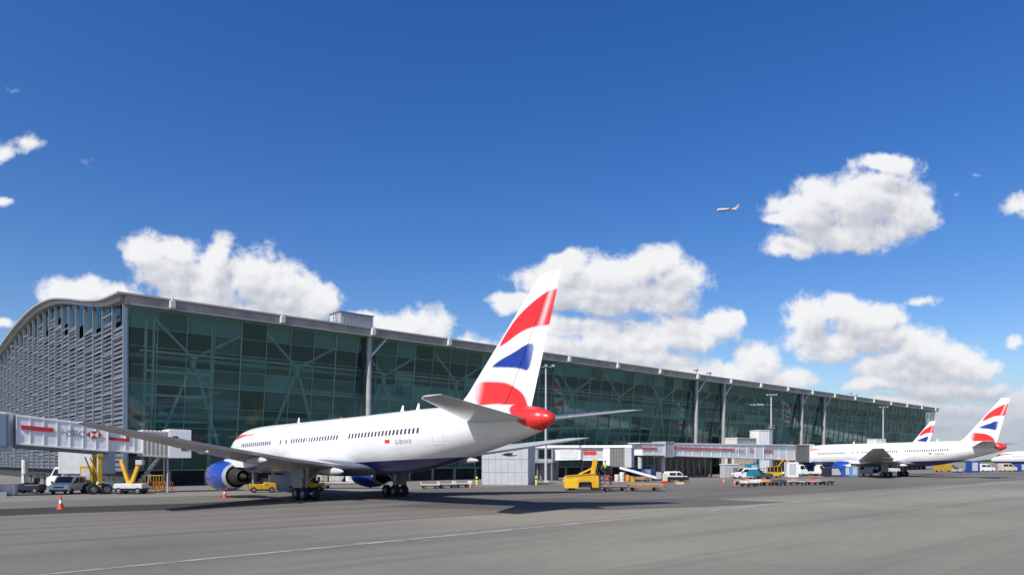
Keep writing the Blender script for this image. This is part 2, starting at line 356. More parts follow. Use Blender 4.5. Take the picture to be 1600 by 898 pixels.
# ---------------------------------------------------------------- terminal
LEAN = 0.118                      # the long glass face leans out over the apron
GT = 23.4                         # top of the glass
TLEN, TWID = 300.0, 130.0
def glass_mat(name, tint, refl=1.0, dust=(0.05, 0.12, 0.105), dustf=0.10, rough=0.03):
    m = bpy.data.materials.new(name); m.use_nodes = True; nt = m.node_tree; N = nt.nodes; N.clear(); Lk = nt.links
    tr = N.new('ShaderNodeBsdfTransparent'); tr.inputs[0].default_value = (*tint, 1)
    gl = N.new('ShaderNodeBsdfGlossy'); gl.inputs['Roughness'].default_value = rough; gl.inputs['Color'].default_value = (0.72, 0.9, 0.86, 1)
    df = N.new('ShaderNodeBsdfDiffuse'); df.inputs[0].default_value = (*dust, 1)
    fr = N.new('ShaderNodeFresnel'); fr.inputs['IOR'].default_value = 1.62
    tc = N.new('ShaderNodeTexCoord'); t = N.new('ShaderNodeTexNoise'); t.inputs['Scale'].default_value = 0.35; t.inputs['Detail'].default_value = 3
    Lk.new(tc.outputs['Object'], t.inputs['Vector'])
    bp = N.new('ShaderNodeBump'); bp.inputs['Strength'].default_value = 0.06; bp.inputs['Distance'].default_value = 0.05; Lk.new(t.outputs['Fac'], bp.inputs['Height'])
    Lk.new(bp.outputs[0], gl.inputs['Normal'])
    m1 = N.new('ShaderNodeMixShader'); m1.inputs[0].default_value = dustf; Lk.new(tr.outputs[0], m1.inputs[1]); Lk.new(df.outputs[0], m1.inputs[2])
    mul = N.new('ShaderNodeMath'); mul.operation = 'MULTIPLY'; mul.inputs[1].default_value = refl; mul.use_clamp = True; Lk.new(fr.outputs[0], mul.inputs[0])
    m2 = N.new('ShaderNodeMixShader'); Lk.new(mul.outputs[0], m2.inputs[0]); Lk.new(m1.outputs[0], m2.inputs[1]); Lk.new(gl.outputs[0], m2.inputs[2])
    o = N.new('ShaderNodeOutputMaterial'); Lk.new(m2.outputs[0], o.inputs[0]); return m
TGLASS = glass_mat('green tinted glass', (0.68, 0.90, 0.83), 0.9, (0.10, 0.27, 0.22), 0.17)
FRITL = glass_mat('lightly fritted green glass', (0.64, 0.90, 0.82), 0.9, (0.11, 0.30, 0.245), 0.32)
FRITH = glass_mat('fritted green glass', (0.60, 0.88, 0.80), 0.9, (0.125, 0.335, 0.275), 0.50)
GGLASS = glass_mat('blue grey glass', (0.16, 0.26, 0.30), 0.9, (0.03, 0.05, 0.06))
MULL = mat('green grey mullion', (0.19, 0.30, 0.275), 0.4, 0.2)
MULLG = mat('gable mullion', (0.30, 0.36, 0.40), 0.45, 0.3)
LOUV = mat('louvre grey', (0.150, 0.150, 0.155), 0.45, 0.2, var=0.15, vscale=0.6)
LOUV2 = mat('weathered louvre', (0.128, 0.13, 0.135), 0.5, 0.2, var=0.2, vscale=0.6)
ROOFM = mat('roof metal', (0.43, 0.41, 0.38), 0.45, 0.2, var=0.08, vscale=0.2)
FASC = mat('fascia brown', (0.36, 0.315, 0.26), 0.55, var=0.25, vscale=0.5)
SOFF = mat('soffit', (0.20, 0.19, 0.175), 0.6)
STRUT = mat('white structural steel', (0.80, 0.82, 0.80), 0.4, var=0.06)
COLM = mat('column grey', (0.40, 0.39, 0.375), 0.45, 0.1, var=0.12, vscale=0.6)
SLABM = mat('floor slab', (0.52, 0.54, 0.52), 0.7, var=0.1, vscale=0.3)
INNER = mat('hall interior', (0.11, 0.19, 0.16), 0.8, var=0.75, vscale=0.22)
INNER2 = mat('hall partition', (0.30, 0.36, 0.34), 0.7, var=0.5, vscale=0.3)
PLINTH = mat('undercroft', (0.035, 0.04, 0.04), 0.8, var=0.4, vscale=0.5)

T = empty('terminal_building', (CORNER.x, CORNER.y, 0), ALONG_ANG, 'long airport terminal with a dark green glass face and an arched roof behind the stands', 'terminal')
def yf(z): return LEAN * (GT - z)            # the glass plane: y grows into the building
RP = [(-12, 24.6), (0, 25.0), (8, 25.55), (17, 26.95), (29, 29.2), (41, 31.15), (52, 32.1), (62, 32.4), (79.5, 31.8), (100, 30.1), (113, 28.6), (130, 26.2), (142, 24.4)]
def zroof(t):                                # the wave of the roof: flat at the eaves, cresting mid-hall
    for i in range(1, len(RP) - 2):
        if t <= RP[i + 1][0] or i == len(RP) - 3:
            (xa, a), (xb, b), (xc, c), (xd, d) = RP[i - 1:i + 3]; u = (t - xb) / (xc - xb); h = xc - xb
            m0, m1 = (c - a) / (xc - xa) * h, (d - b) / (xd - xb) * h
            return (2*u**3 - 3*u*u + 1) * b + (u**3 - 2*u*u + u) * m0 + (-2*u**3 + 3*u*u) * c + (u**3 - u*u) * m1
NB = 20; BAY = TLEN / NB
for k in range(NB):
    g = MB(); mu = MB(); s0 = k * BAY; nx = 4; pw = BAY / nx
    zs = [2.2, 5.1, 8.0, 10.9, 13.8, 16.2, 18.6, 21.0, GT]
    for i in range(nx):
        for j in range(len(zs) - 1):
            a, b = s0 + i * pw + 0.03, s0 + (i + 1) * pw - 0.03; z0, z1 = zs[j] + 0.03, zs[j + 1] - 0.03
            e = [random.gauss(0, 0.0022) for _ in range(3)]; e.append(e[0] - e[1] + e[2])
            rr_ = random.random(); w_ = ((0, .25), (0, .5), (.1, .6), (.35, .8), (.3, .8), (.02, .2), (0, .12), (.45, .9))[j]
            g.quad((a, yf(z0) + e[0], z0), (b, yf(z0) + e[1], z0), (b, yf(z1) + e[2], z1), (a, yf(z1) + e[3], z1), 2 if rr_ < w_[0] else 1 if rr_ < w_[1] else 0)
    gb = g.build('glass_bay', [TGLASS, FRITL, FRITH], T, fix=False)
    for i in range(nx + (k == NB - 1)):
        x = s0 + i * pw; mu.bar((x, yf(2.2) - 0.07, 2.2), (x, yf(GT) - 0.07, GT), 0.09 if i else 0.16, 0.16)
    for j, z in enumerate(zs):
        mu.bar((s0 + 0.1, yf(z) - 0.06, z), (s0 + BAY - 0.1, yf(z) - 0.06, z), 0.10, 0.13 if j in (0, 4, len(zs) - 1) else 0.07)
    mu.build('mullion_grid', MULL, gb)
# what stands behind the glass
for z, back in ((5.0, 3.2), (9.9, 2.6), (14.6, 3.6), (18.3, 7.0)):
    MB().box((TLEN / 2, yf(z) + back + 11, z), (TLEN - 1.0, 22.0, 0.55)).build('floor_slab', SLABM, T)
MB().box((TLEN / 2, 27.0, 12.5), (TLEN - 1.0, 0.4, 20.5)).build('inner_wall', INNER, T)
MB().box((TLEN / 2, 13.0, GT + 0.2), (TLEN - 1.0, 26.0, 0.2)).build('inner_ceiling', SOFF, T)
random.seed(11)
for k in range(46):                            # rooms and shop fronts on the floors
    s = random.uniform(3, TLEN - 10); w = random.uniform(3, 12); z0 = random.choice((5.4, 10.3, 15.0)); h = random.uniform(2.2, 3.4)
    MB().box((s + w / 2, random.uniform(7.5, 12), z0 + h / 2), (w, 2.5, h)).build('inner_partition', [INNER2, INNER, MGREY, LGREY][k % 4], T)
for k in range(19):
    s = 9.0 + 15.5 * k
    if s > TLEN - 6: break
    br = MB()
    br.tube((s - 4.4, yf(7) + 1.6, 5.3), (s - 0.5, yf(16) + 1.6, 16.2), 0.24, 0.24, 10); br.tube((s + 4.0, yf(7) + 1.6, 5.3), (s + 0.5, yf(16) + 1.6, 16.2), 0.24, 0.24, 10)
    br.tube((s, yf(18) + 1.6, 17.8), (s - 5.2, yf(23) + 1.6, 22.6), 0.2, 0.2, 10); br.tube((s, yf(18) + 1.6, 17.8), (s + 6.4, yf(22) + 1.6, 21.6), 0.2, 0.2, 10)
    br.lathe([(-0.5, 0.01), (-0.5, 0.4), (0.5, 0.4), (0.5, 0.01)], 14, 0, 'Z', (s, yf(17) + 1.6, 17.0))
    br.build('brace_frame', STRUT, T, True)
for z in (8.9, 12.4, 15.6): MB().box((6.8, yf(z) + 1.3, z), (8.5, 1.2, .28)).build('landing', STRUT, T)
for s_ in (2.6, 3.6, 11.3): MB().tube((s_, yf(5) + 1.0, 2.4), (s_, yf(22) + 1.0, 22.4), .2, .2, 10).build('inner_post', STRUT, T, True)
tb = MB(); tb.tube((2, yf(18.2) + 1.3, 18.25), (TLEN - 3, yf(18.2) + 1.3, 18.25), 0.17, 0.17, 10); tb.build('tie_tube', STRUT, T, True)
# undercroft and plinth
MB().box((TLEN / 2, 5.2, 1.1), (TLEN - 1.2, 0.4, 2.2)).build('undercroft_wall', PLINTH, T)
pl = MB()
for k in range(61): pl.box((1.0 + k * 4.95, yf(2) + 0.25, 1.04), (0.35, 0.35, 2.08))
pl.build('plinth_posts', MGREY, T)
# roof
ov = 1.7; ts = [-ov + 0.0] + [i * 2.5 for i in range(0, 53)] + [TWID + ov]
rb = MB(); x0, x1 = -1.6, TLEN + 1.2
zr = lambda t: zroof(max(t, -2))
vs = []
for t in ts: vs += [(x0, t, zr(t)), (x1, t, zr(t)), (x1, t, zr(t) - 0.24), (x0, t, zr(t) - 0.24)]
fs = []
for k in range(len(ts) - 1):
    a, b = 4 * k, 4 * k + 4
    fs += [(a, a + 1, b + 1, b), (a + 3, b + 3, b + 2, a + 2), (a, b, b + 3, a + 3), (a + 1, a + 2, b + 2, b + 1)]
fs += [(0, 3, 2, 1), (4 * len(ts) - 4, 4 * len(ts) - 3, 4 * len(ts) - 2, 4 * len(ts) - 1)]
rb.add(vs, fs).build('roof', ROOFM, T)
MB().prism([(-ov + 0.25, 23.62), (-ov + 0.25, zr(-ov) - 0.27), (0.5, zr(-ov) - 0.27), (0.5, 23.62)], 'X', -0.4, TLEN).build('eaves_fascia', FASC, T)
MB().box((TLEN / 2, -ov + 0.16, 23.55), (TLEN, 0.18, 0.16)).build('eaves_gutter', ROOFM, T)
MB().prism([(-0.6, 23.42), (-0.6, 23.6), (1.2, 23.6), (1.2, 23.42)], 'X', 0.1, TLEN - 0.1).build('glass_head_rail', MULL, T)
for k in range(20):
    s = 5.0 + 15.3 * k
    nd = MB(); nd.box((s, -ov - 0.05, 24.15), (0.75, 0.7, 1.05), 0, None, 0.12); nd.tube((s, -ov, 24.6), (s, -ov - 0.1, 25.35), 0.13, 0.09, 8)
    nd.build('roof_node', OFFWHITE, T)
for k, s in enumerate((35.5, 128.6, 141.1, 184.1, 199.0)):   # tapered columns outside the glass, each with a dark reveal and a bracket
    c = MB(); yb = yf(0) - 1.3
    c.tube((s, -0.2, 0), (s, -0.75, 24.0), 0.46, 0.40, 16)
    co = c.build('column', COLM, T, True)
    MB().bar((s - 0.85, 0.1, 2.2), (s - 0.85, -0.25, GT), 0.34, 0.2).build('reveal', PLINTH, co)
    bk = MB(); bk.tube((s + 0.2, -0.9, 20.4), (s + 3.3, -1.2, 23.9), 0.16, 0.16, 8); bk.build('bracket', OFFWHITE, co, True)
# end wall of the hall: fins, sloping louvres and a clerestory under the arch
NG = 24; GB = TWID / NG
for k in range(NG):
    t0, t1 = k * GB, (k + 1) * GB; za, zb = zroof(t0) - 0.55, zroof(t1) - 0.55
    g = MB(); g.quad((0.25, t1 - 0.05, 2.0), (0.25, t0 + 0.05, 2.0), (0.25, t0 + 0.05, za), (0.25, t1 - 0.05, zb)); gp = g.build('end_glass', GGLASS, T, fix=False)
    lo = MB(); ztop = min(za, zb) - random.choice((2.2, 3.4, 3.4, 5.0)); z = 2.4; yc = (t0 + t1) / 2
    while z < ztop:
        lo.box((-0.22, yc, z), (0.05, GB - 0.2, 0.62), 0, Matrix.Rotation(R(20 + random.uniform(-4, 4)), 3, 'Y')); z += 0.62
    z = 3.6 + (k % 3) * 0.9
    while z < ztop + 1.0: lo.box((-0.42, yc, z), (0.14, GB - 0.1, 0.12), 1); z += 2.7
    lo.build('louvre_bank', [[LOUV, LOUV2][k % 2], MULLG], gp)
    fn = MB(); fn.box((-0.3, t0, (2 + za) / 2), (0.50, 0.2, za - 2.0)); fn.build('end_fin', MULLG, T)
MB().box((0.05, 0.35, 12.7), (0.3, 0.3, 21.4)).build('corner_post', MULLG, T)
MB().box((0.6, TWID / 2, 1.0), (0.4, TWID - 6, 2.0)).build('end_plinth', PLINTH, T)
er = []
for t in [i * 2.5 for i in range(0, 53)]: er.append([(-0.9, t, zroof(t) - 0.27), (0.5, t, zroof(t) - 0.27), (0.5, t, zroof(t) - 0.9), (-0.9, t, zroof(t) - 0.9)])
MB().loft(er).build('end_fascia', mat('verge beige', (0.40, 0.375, 0.33), 0.5, var=0.1, vscale=0.3), T)
fe = MB()
for k in range(13): fe.box((TLEN - 0.4, k * 10 + 5.0 + (1.6 if k == 0 else 0), zroof(k * 10 + (0 if k < 6.5 else 10)) / 2 - .6), (0.5, 10.0 - (3.2 if k == 0 else 0), zroof(k * 10 + (0 if k < 6.5 else 10)) - 1.3))
fe.build('far_end_wall', DGREY, T)
MB().box((TLEN / 2, TWID - 0.5, 12.2), (TLEN - 2, 0.5, 24.3)).build('rear_wall', DGREY, T)
# plant on the roof edge
ph = empty('plant_room', (33.6, 2.6, 0)); ph.parent = T
# (a part of the building, with its louvred casing and ladder)
bpy.data.objects.remove(ph)
pr = MB(); pr.box((33.6, 1.6, 26.0), (6.0, 3.4, 2.0), 0, None, 0.06); pr = pr.build('plant_room', LGREY, T)
pm = MB()
for k in range(9): pm.box((31.2 + k * 0.6, -0.14, 26.0), (0.05, 0.07, 1.9))
pm.box((33.6, 1.6, 27.08), (6.3, 3.7, 0.12)); pm.build('casing', MGREY, pr)
rl = MB(); rl.tube((30.2, 0.2, 24.8), (30.2, 0.2, 27.3), 0.06); rl.tube((30.2, 1.4, 24.8), (30.2, 1.4, 27.3), 0.06)
for k in range(5): rl.tube((30.2, 0.2, 25.2 + k * 0.45), (30.2, 1.4, 25.2 + k * 0.45), 0.04)
rl.build('ladder', MGREY, pr)
for s, h in ((131.0, 1.2), (137.0, 0.9), (222.0, 1.1), (226.5, 0.8)):
    v = MB(); v.tube((s, 1.2, 24.9), (s, 1.2, 25.2 + h), 0.5, 0.5, 14); v.lathe([(0, 0.75), (0.18, 0.75), (0.5, 0.05)], 14, 0, 'Z', (s, 1.2, 25.2 + h)); v.build('roof_vent', LGREY, T, True)

# ---------------------------------------------------------------- airliner
XO = 28.1                                  # local x of the model = XO - distance from the nose; origin under the main gear
FUS = [(0.0,6.0-2.2,3.8-.02,.02),(0.15,4.15,3.45,.35),(0.5,4.55,3.1,.72),(1.0,4.95,2.85,1.05),(1.8,5.5,2.58,1.42),(2.6,6.02,2.42,1.7),(3.4,6.48,2.30,1.93),
       (4.3,6.82,2.20,2.12),(5.5,7.06,2.12,2.29),(7.0,7.22,2.10,2.41),(9.0,7.32,2.10,2.49),(11.0,7.36,2.12,2.515),(20,7.42,2.18,2.515),(30,7.50,2.24,2.515),
       (35,7.58,2.32,2.515),(37,7.60,2.42,2.50),(39,7.63,2.62,2.46),(41,7.64,2.88,2.38),(43,7.64,3.26,2.25),(45,7.62,3.66,2.07),(47,7.57,4.07,1.84),
       (49,7.48,4.50,1.56),(50.5,7.38,4.83,1.31),(52,7.22,5.18,1.03),(53,7.05,5.45,.82),(53.6,6.88,5.66,.64),(54.0,6.66,5.88,.42),(54.18,6.42,6.12,.16),(54.22,6.3,6.24,.03)]
def fus(x):
    for a, b in zip(FUS, FUS[1:]):
        if x <= b[0]:
            t = (x - a[0]) / (b[0] - a[0]); return tuple(a[i] + (b[i] - a[i]) * t for i in (1, 2, 3))
    return FUS[-1][1:]
def fus_s(x):                              # smoothed section
    if x < 3: return fus(x)
    h = min(0.8, 54.2 - x) if x > 50 else 0.8
    q = [fus(x + o * h) for o in (-1, -.5, 0, .5, 1)]; return tuple(sum(r[i] for r in q) / 5 for i in range(3))
def fy(x, z):
    tp, bt, w = fus_s(x); zc, rz = (tp + bt) / 2, (tp - bt) / 2; k = 1 - ((z - zc) / rz) ** 2
    return w * math.sqrt(max(k, 0))
def chaikin(p, n=2):
    for _ in range(n):
        q = []
        for i in range(len(p)):
            a, b = p[i], p[(i + 1) % len(p)]; q += [(a[0]*.75+b[0]*.25, a[1]*.75+b[1]*.25), (a[0]*.25+b[0]*.75, a[1]*.25+b[1]*.75)]
        p = q
    return p
def sdist(p, poly):                        # signed distance to a polygon, positive inside
    x, y = p; ins = False; best = 1e9
    for i in range(len(poly)):
        ax, ay = poly[i]; bx, by = poly[(i + 1) % len(poly)]
        if (ay > y) != (by > y) and x < (bx - ax) * (y - ay) / (by - ay) + ax: ins = not ins
        dx, dy = bx - ax, by - ay; t = max(0, min(1, ((x - ax) * dx + (y - ay) * dy) / (dx * dx + dy * dy + 1e-12)))
        best = min(best, (x - ax - t * dx) ** 2 + (y - ay - t * dy) ** 2)
    return math.sqrt(best) * (1 if ins else -1)
FLAG_UP = chaikin([(54.9,14.72),(53.9,14.78),(52.65,14.33),(51.06,13.56),(50.03,12.81),(48.75,11.45),(49.83,11.71),(51.06,12.25),(52.26,12.5),(53.6,12.45),(54.2,12.5)])
FLAG_BLUE = chaikin([(48.1,10.15),(49.19,10.62),(50.66,11.0),(51.67,11.42),(52.5,11.42),(52.3,10.6),(51.9,9.5),(51.06,9.84),(48.9,10.08)])
FLAG_LOW = chaikin([(47.0,9.25),(48.54,9.10),(49.83,8.97),(51.06,8.35),(51.6,7.8),(52.0,6.4),(51.3,6.5),(50.5,6.8),(50.03,7.06),(49.55,7.40),(48.54,7.5),(47.43,7.45),(46.75,7.5),(46.25,8.2),(46.4,9.0)])
CREDC, CBLUEC, CWHITE = (0.72, 0.022, 0.018), (0.008, 0.035, 0.27), (0.80, 0.80, 0.79)
def sstep(a, b, x):
    t = max(0, min(1, (x - a) / (b - a))); return t * t * (3 - 2 * t)
def lerp3(a, b, t): return tuple(a[i] + (b[i] - a[i]) * t for i in range(3))
def flag_color(x, z):
    c = CWHITE
    r = max(sstep(-.03, .05, sdist((x, z), FLAG_UP)), 0)
    st = 53.55 + (z - 13.6) * 0.45           # the pale airbrushed fold near the hinge
    if z > 12.2: r *= 1 - 0.62 * math.exp(-((x - st) / 0.22) ** 2)
    c = lerp3(c, CREDC, r)
    b = sstep(-.03, .05, sdist((x, z), FLAG_BLUE)); b *= 1 - 0.35 * sstep(51.6, 52.6, x)
    c = lerp3(c, CBLUEC, b)
    r = sstep(-.04, .06, sdist((x, z), FLAG_LOW)) * (0.35 + 0.65 * sstep(46.5, 47.6, x + (8.6 - z) * .25))
    return lerp3(c, CREDC, r)
CONE_EDGE = [(7.6, 50.55), (7.0, 50.75), (6.5, 51.25), (5.9, 52.1), (5.4, 53.2), (5.0, 54.2)]
def cone_edge(z):
    for a, b in zip(CONE_EDGE, CONE_EDGE[1:]):
        if z >= b[0]: return a[1] + (b[1] - a[1]) * (a[0] - z) / (a[0] - b[0])
    return 99
RIBBON = chaikin([(0.9, 5.35), (2.0, 5.95), (4.0, 6.35), (7.2, 6.45), (11.5, 6.35), (7.5, 6.1), (4.5, 5.75), (2.6, 5.4)])
def fus_color(x, y, z):
    c = CWHITE
    if x > 49.5: c = lerp3(c, CREDC, sstep(-.06, .06, x - cone_edge(z)))
    if x < 13: c = lerp3(c, CREDC, 0.9 * sstep(-.03, .08, sdist((x, z), RIBBON)))
    return c
def paint_mat(name, belly=False):
    m = bpy.data.materials.new(name); m.use_nodes = True; nt = m.node_tree; b = nt.nodes['Principled BSDF']; Lk = nt.links
    at_ = nt.nodes.new('ShaderNodeAttribute'); at_.attribute_name = 'paint'
    col = at_.outputs['Color']
    t = nt.nodes.new('ShaderNodeTexNoise'); tc = nt.nodes.new('ShaderNodeTexCoord'); mp = nt.nodes.new('ShaderNodeMapping'); mp.inputs['Scale'].default_value = (0.35, 1.0, 1.6)
    Lk.new(tc.outputs['Object'], mp.inputs[0]); Lk.new(mp.outputs[0], t.inputs['Vector']); t.inputs['Scale'].default_value = 1.4; t.inputs['Detail'].default_value = 6
    if belly:
        sp = nt.nodes.new('ShaderNodeSeparateXYZ'); Lk.new(tc.outputs['Object'], sp.inputs[0])
        mr = nt.nodes.new('ShaderNodeMapRange'); Lk.new(sp.outputs['X'], mr.inputs[0])     # the belly line climbs gently to the tail
        mr.inputs[1].default_value = -24.0; mr.inputs[2].default_value = -4.0; mr.inputs[3].default_value = 3.95; mr.inputs[4].default_value = 3.30
        lt = nt.nodes.new('ShaderNodeMath'); lt.operation = 'LESS_THAN'; Lk.new(sp.outputs['Z'], lt.inputs[0]); Lk.new(mr.outputs[0], lt.inputs[1])
        mx = nt.nodes.new('ShaderNodeMix'); mx.data_type = 'RGBA'; Lk.new(lt.outputs[0], mx.inputs[0]); Lk.new(col, mx.inputs[6]); mx.inputs[7].default_value = (0.008, 0.024, 0.16, 1); col = mx.outputs[2]
    if belly:
        fr_ = nt.nodes.new('ShaderNodeMath'); fr_.operation = 'PINGPONG'; fr_.inputs[1].default_value = 1.15; Lk.new(sp.outputs['X'], fr_.inputs[0])
        l2 = nt.nodes.new('ShaderNodeMath'); l2.operation = 'LESS_THAN'; l2.inputs[1].default_value = 0.016; Lk.new(fr_.outputs[0], l2.inputs[0])
        fz = nt.nodes.new('ShaderNodeMath'); fz.operation = 'PINGPONG'; fz.inputs[1].default_value = 0.62; Lk.new(sp.outputs['Z'], fz.inputs[0])
        l3 = nt.nodes.new('ShaderNodeMath'); l3.operation = 'LESS_THAN'; l3.inputs[1].default_value = 0.010; Lk.new(fz.outputs[0], l3.inputs[0])
        mxx = nt.nodes.new('ShaderNodeMath'); mxx.operation = 'MAXIMUM'; Lk.new(l2.outputs[0], mxx.inputs[0]); Lk.new(l3.outputs[0], mxx.inputs[1])
        sc_ = nt.nodes.new('ShaderNodeMath'); sc_.operation = 'MULTIPLY'; sc_.inputs[1].default_value = 0.22; Lk.new(mxx.outputs[0], sc_.inputs[0])
        jm = nt.nodes.new('ShaderNodeMix'); jm.data_type = 'RGBA'; Lk.new(sc_.outputs[0], jm.inputs[0]); Lk.new(col, jm.inputs[6]); jm.inputs[7].default_value = (0.25, 0.25, 0.25, 1); col = jm.outputs[2]
    r = nt.nodes.new('ShaderNodeValToRGB'); r.color_ramp.elements[0].position = 0.35; r.color_ramp.elements[1].position = 0.7; r.color_ramp.elements[0].color = (0.90, 0.90, 0.89, 1)
    Lk.new(t.outputs['Fac'], r.inputs[0]); mu = nt.nodes.new('ShaderNodeMix'); mu.data_type = 'RGBA'; mu.blend_type = 'MULTIPLY'; mu.inputs[0].default_value = 1.0
    Lk.new(col, mu.inputs[6]); Lk.new(r.outputs[0], mu.inputs[7]); Lk.new(mu.outputs[2], b.inputs['Base Color'])
    b.inputs['Roughness'].default_value = 0.32; b.inputs['Coat Weight'].default_value = 0.35; b.inputs['Coat Roughness'].default_value = 0.08
    return m
FUSM = paint_mat('airliner paint', True); FINM = paint_mat('tail paint')
WINGM = mat('wing grey', (0.52, 0.52, 0.51), 0.35, 0.1, var=0.1, vscale=0.8)
NACM = mat('nacelle blue', (0.012, 0.055, 0.32), 0.25, coat=0.6)
EXH = mat('exhaust metal', (0.05, 0.044, 0.04), 0.5, 0.6, var=0.25)
CABW = mat('cabin window', (0.05, 0.055, 0.065), 0.12)
SEAM = mat('panel seam', (0.42, 0.42, 0.42), 0.5)
def setcol(o, fn):
    me = o.data; a = me.color_attributes.new('paint', 'FLOAT_COLOR', 'POINT')
    buf = []
    for v in me.vertices: buf += [*fn(v.co), 1.0]
    a.data.foreach_set('color', buf)
def naca(c): return 5 * (0.2969 * math.sqrt(c) - 0.126 * c - 0.3516 * c * c + 0.2843 * c ** 3 - 0.1036 * c ** 4)
def foil(n=14):
    cs = [(1 - math.cos(math.pi * i / n)) / 2 for i in range(n + 1)]
    return [(c, naca(c)) for c in cs[::-1]] + [(c, -naca(c)) for c in cs[1:-1]]

def airliner(label, group):
    A = empty('airliner', (0, 0, 0), 0, label, 'airliner', group)
    # fuselage
    xs = []; x = 0.0
    while x < 54.2: xs.append(x); x += 0.08 if x < 1.2 else 0.25 if x < 14 else 0.45 if x < 49 else 0.12
    xs.append(54.22); n = 96; rings = []
    for x in xs:
        tp, bt, w = fus_s(x); zc, rz = (tp + bt) / 2, (tp - bt) / 2
        rings.append([(XO - x, w * math.cos(2 * math.pi * i / n), zc + rz * math.sin(2 * math.pi * i / n)) for i in range(n)])
    f = MB().loft(rings).build('fuselage', FUSM, A, True); setcol(f, lambda c: fus_color(XO - c.x, c.y, c.z))
    fr = MB(); rr = []
    for i in range(25):
        u = i / 24; x = 15.5 + u * 20.5; e = math.sin(math.pi * u) ** 0.45 if 0 < u < 1 else 0.0; e = max(e, 0.02)
        rr.append([(XO - x, 2.72 * e * math.cos(2 * math.pi * k / 32), 3.0 + 0.98 * e * math.sin(2 * math.pi * k / 32)) for k in range(32)])
    fr.loft(rr).build('wing_fairing', mat('belly fairing', (0.10, 0.115, 0.16), 0.4, var=0.15), A, True)
    def patch(x0, x1, z0, z1, side, offv, nx=1, nz=3):
        m = MB(); vs = []; fs = []
        for j in range(nz + 1):
            z = z0 + (z1 - z0) * j / nz
            for i in range(nx + 1):
                x = x0 + (x1 - x0) * i / nx; vs.append((XO - x, side * (fy(x, z) + offv), z))
        for j in range(nz):
            for i in range(nx): a = j * (nx + 1) + i; fs.append((a, a + 1, a + nx + 2, a + nx + 1))
        return m.add(vs, fs)
    zw = lambda x: 5.02 + 0.018 * x
    wx = [8.2 + 0.53 * i for i in range(15)] + [18.1, 19.4] + [20.6 + 0.53 * i for i in range(18)] + [31.8 + 0.53 * i for i in range(20)]
    for x in wx: patch(x - .14, x + .14, zw(x) - .21, zw(x) + .21, 1, .006).build('cabin_window', CABW, A)
    o = MB()
    for x in wx: p = patch(x - .14, x + .14, zw(x) - .21, zw(x) + .21, -1, .006); o.add(p.v, p.f)
    tag(o.build('cabin_windows', CABW, A), kind='stuff')
    for side in (1, -1):
        cw = MB()
        for (x0, x1, z0, z1) in ((2.35, 2.95, 5.35, 5.85), (3.05, 3.65, 5.45, 6.0), (1.75, 2.25, 5.15, 5.5)): p = patch(x0, x1, z0, z1, side, .008, 3, 4); cw.add(p.v, p.f)
        cw.build('cockpit_window', GLASSD, A)
        for dx, w, h in ((5.6, 1.07, 1.9), (44.2, 1.07, 1.85), (24.0, .5, .95)):
            d = patch(dx - w / 2, dx + w / 2, zw(dx) - h * .62, zw(dx) + h * .38, side, .006, 2, 6).build('cabin_door', mat('door white', (0.76, 0.76, 0.755), 0.35), A)
            s = MB()
            for a, b, c, e in ((dx - w/2 - .03, dx - w/2, -h*.62, h*.38), (dx + w/2, dx + w/2 + .03, -h*.62, h*.38), (dx - w/2, dx + w/2, h*.38, h*.38 + .03), (dx - w/2, dx + w/2, -h*.62 - .03, -h*.62)):
                p = patch(a, b, zw(dx) + c, zw(dx) + e, side, .009, 1, 5); s.add(p.v, p.f)
            s.build('door_outline', SEAM, d)
    # small national flag, registration and airline titles on the side
    patch(37.55, 38.25, 4.86, 5.16, 1, .008, 3, 3).build('side_flag', RED, A)
    for i, w in enumerate((0.30, 0.10, 0.30, 0.30, 0.34)): pass
    t = text('G-BNWX', 0.52, mat('registration grey', (0.10, 0.11, 0.16), 0.5), A, (0, 0, 0), (0, 0, 0), 'registration', 0.0)
    for v in t.data.vertices:
        x = 39.0 + v.co.x; z = 4.78 + v.co.y; v.co = Vector((XO - x, fy(x, z) + .012, z))
    # fin and rudder with the flag design
    LE = lambda z: 44.46 + 1.030 * (z - 7.71) - 0.55 * max(0, 8.5 - z) ** 2
    TE = lambda z: 51.8 + 0.3196 * (z - 6.28)
    def finpart(name, c0, c1, nc, nz_=130):
        m = MB(); vs = []; fs = []
        ztop = lambda c: 15.95
        for side in (1, -1):
            o_ = len(vs)
            for j in range(nz_ + 1):
                z = 6.35 + (15.95 - 6.35) * j / nz_
                for i in range(nc + 1):
                    c = c0 + (c1 - c0) * i / nc; ch = TE(z) - LE(z); th = naca(min(c, 1)) * ch * 0.10
                    if j == nz_: th *= .35
                    vs.append((XO - (LE(z) + ch * c), side * max(th, 0.004), z))
            for j in range(nz_):
                for i in range(nc): a = o_ + j * (nc + 1) + i; fs.append((a, a + 1, a + nc + 2, a + nc + 1))
        W = nc + 1; S = (nz_ + 1) * W
        for j in range(nz_):
            for i in (0, nc): a = j * W + i; fs.append((a, a + W, S + a + W, S + a))
        for i in range(nc): a = nz_ * W + i; fs.append((a, a + 1, S + a + 1, S + a))
        o = m.add(vs, fs).build(name, FINM, A, True); setcol(o, lambda c: flag_color(XO - c.x, c.z)); return o
    finpart('fin', 0.0, 0.695, 70); finpart('rudder', 0.705, 1.0, 44)
    # horizontal stabilisers, wings, engines, gear
    F_ = foil()
    def surf(stations, side, te_=0.0):            # (y, LE, TE, z, t/c)
        return [[(XO - (le + (te - le) * c), side * y, z + h * tc * (te - le) * (1 if h > 0 else .8) + (te_ * c ** 6 if i <= 14 else -te_ * c ** 6) * min(1, (te - le) / 5)) for i, (c, h) in enumerate(F_)] for (y, le, te, z, tc) in stations]
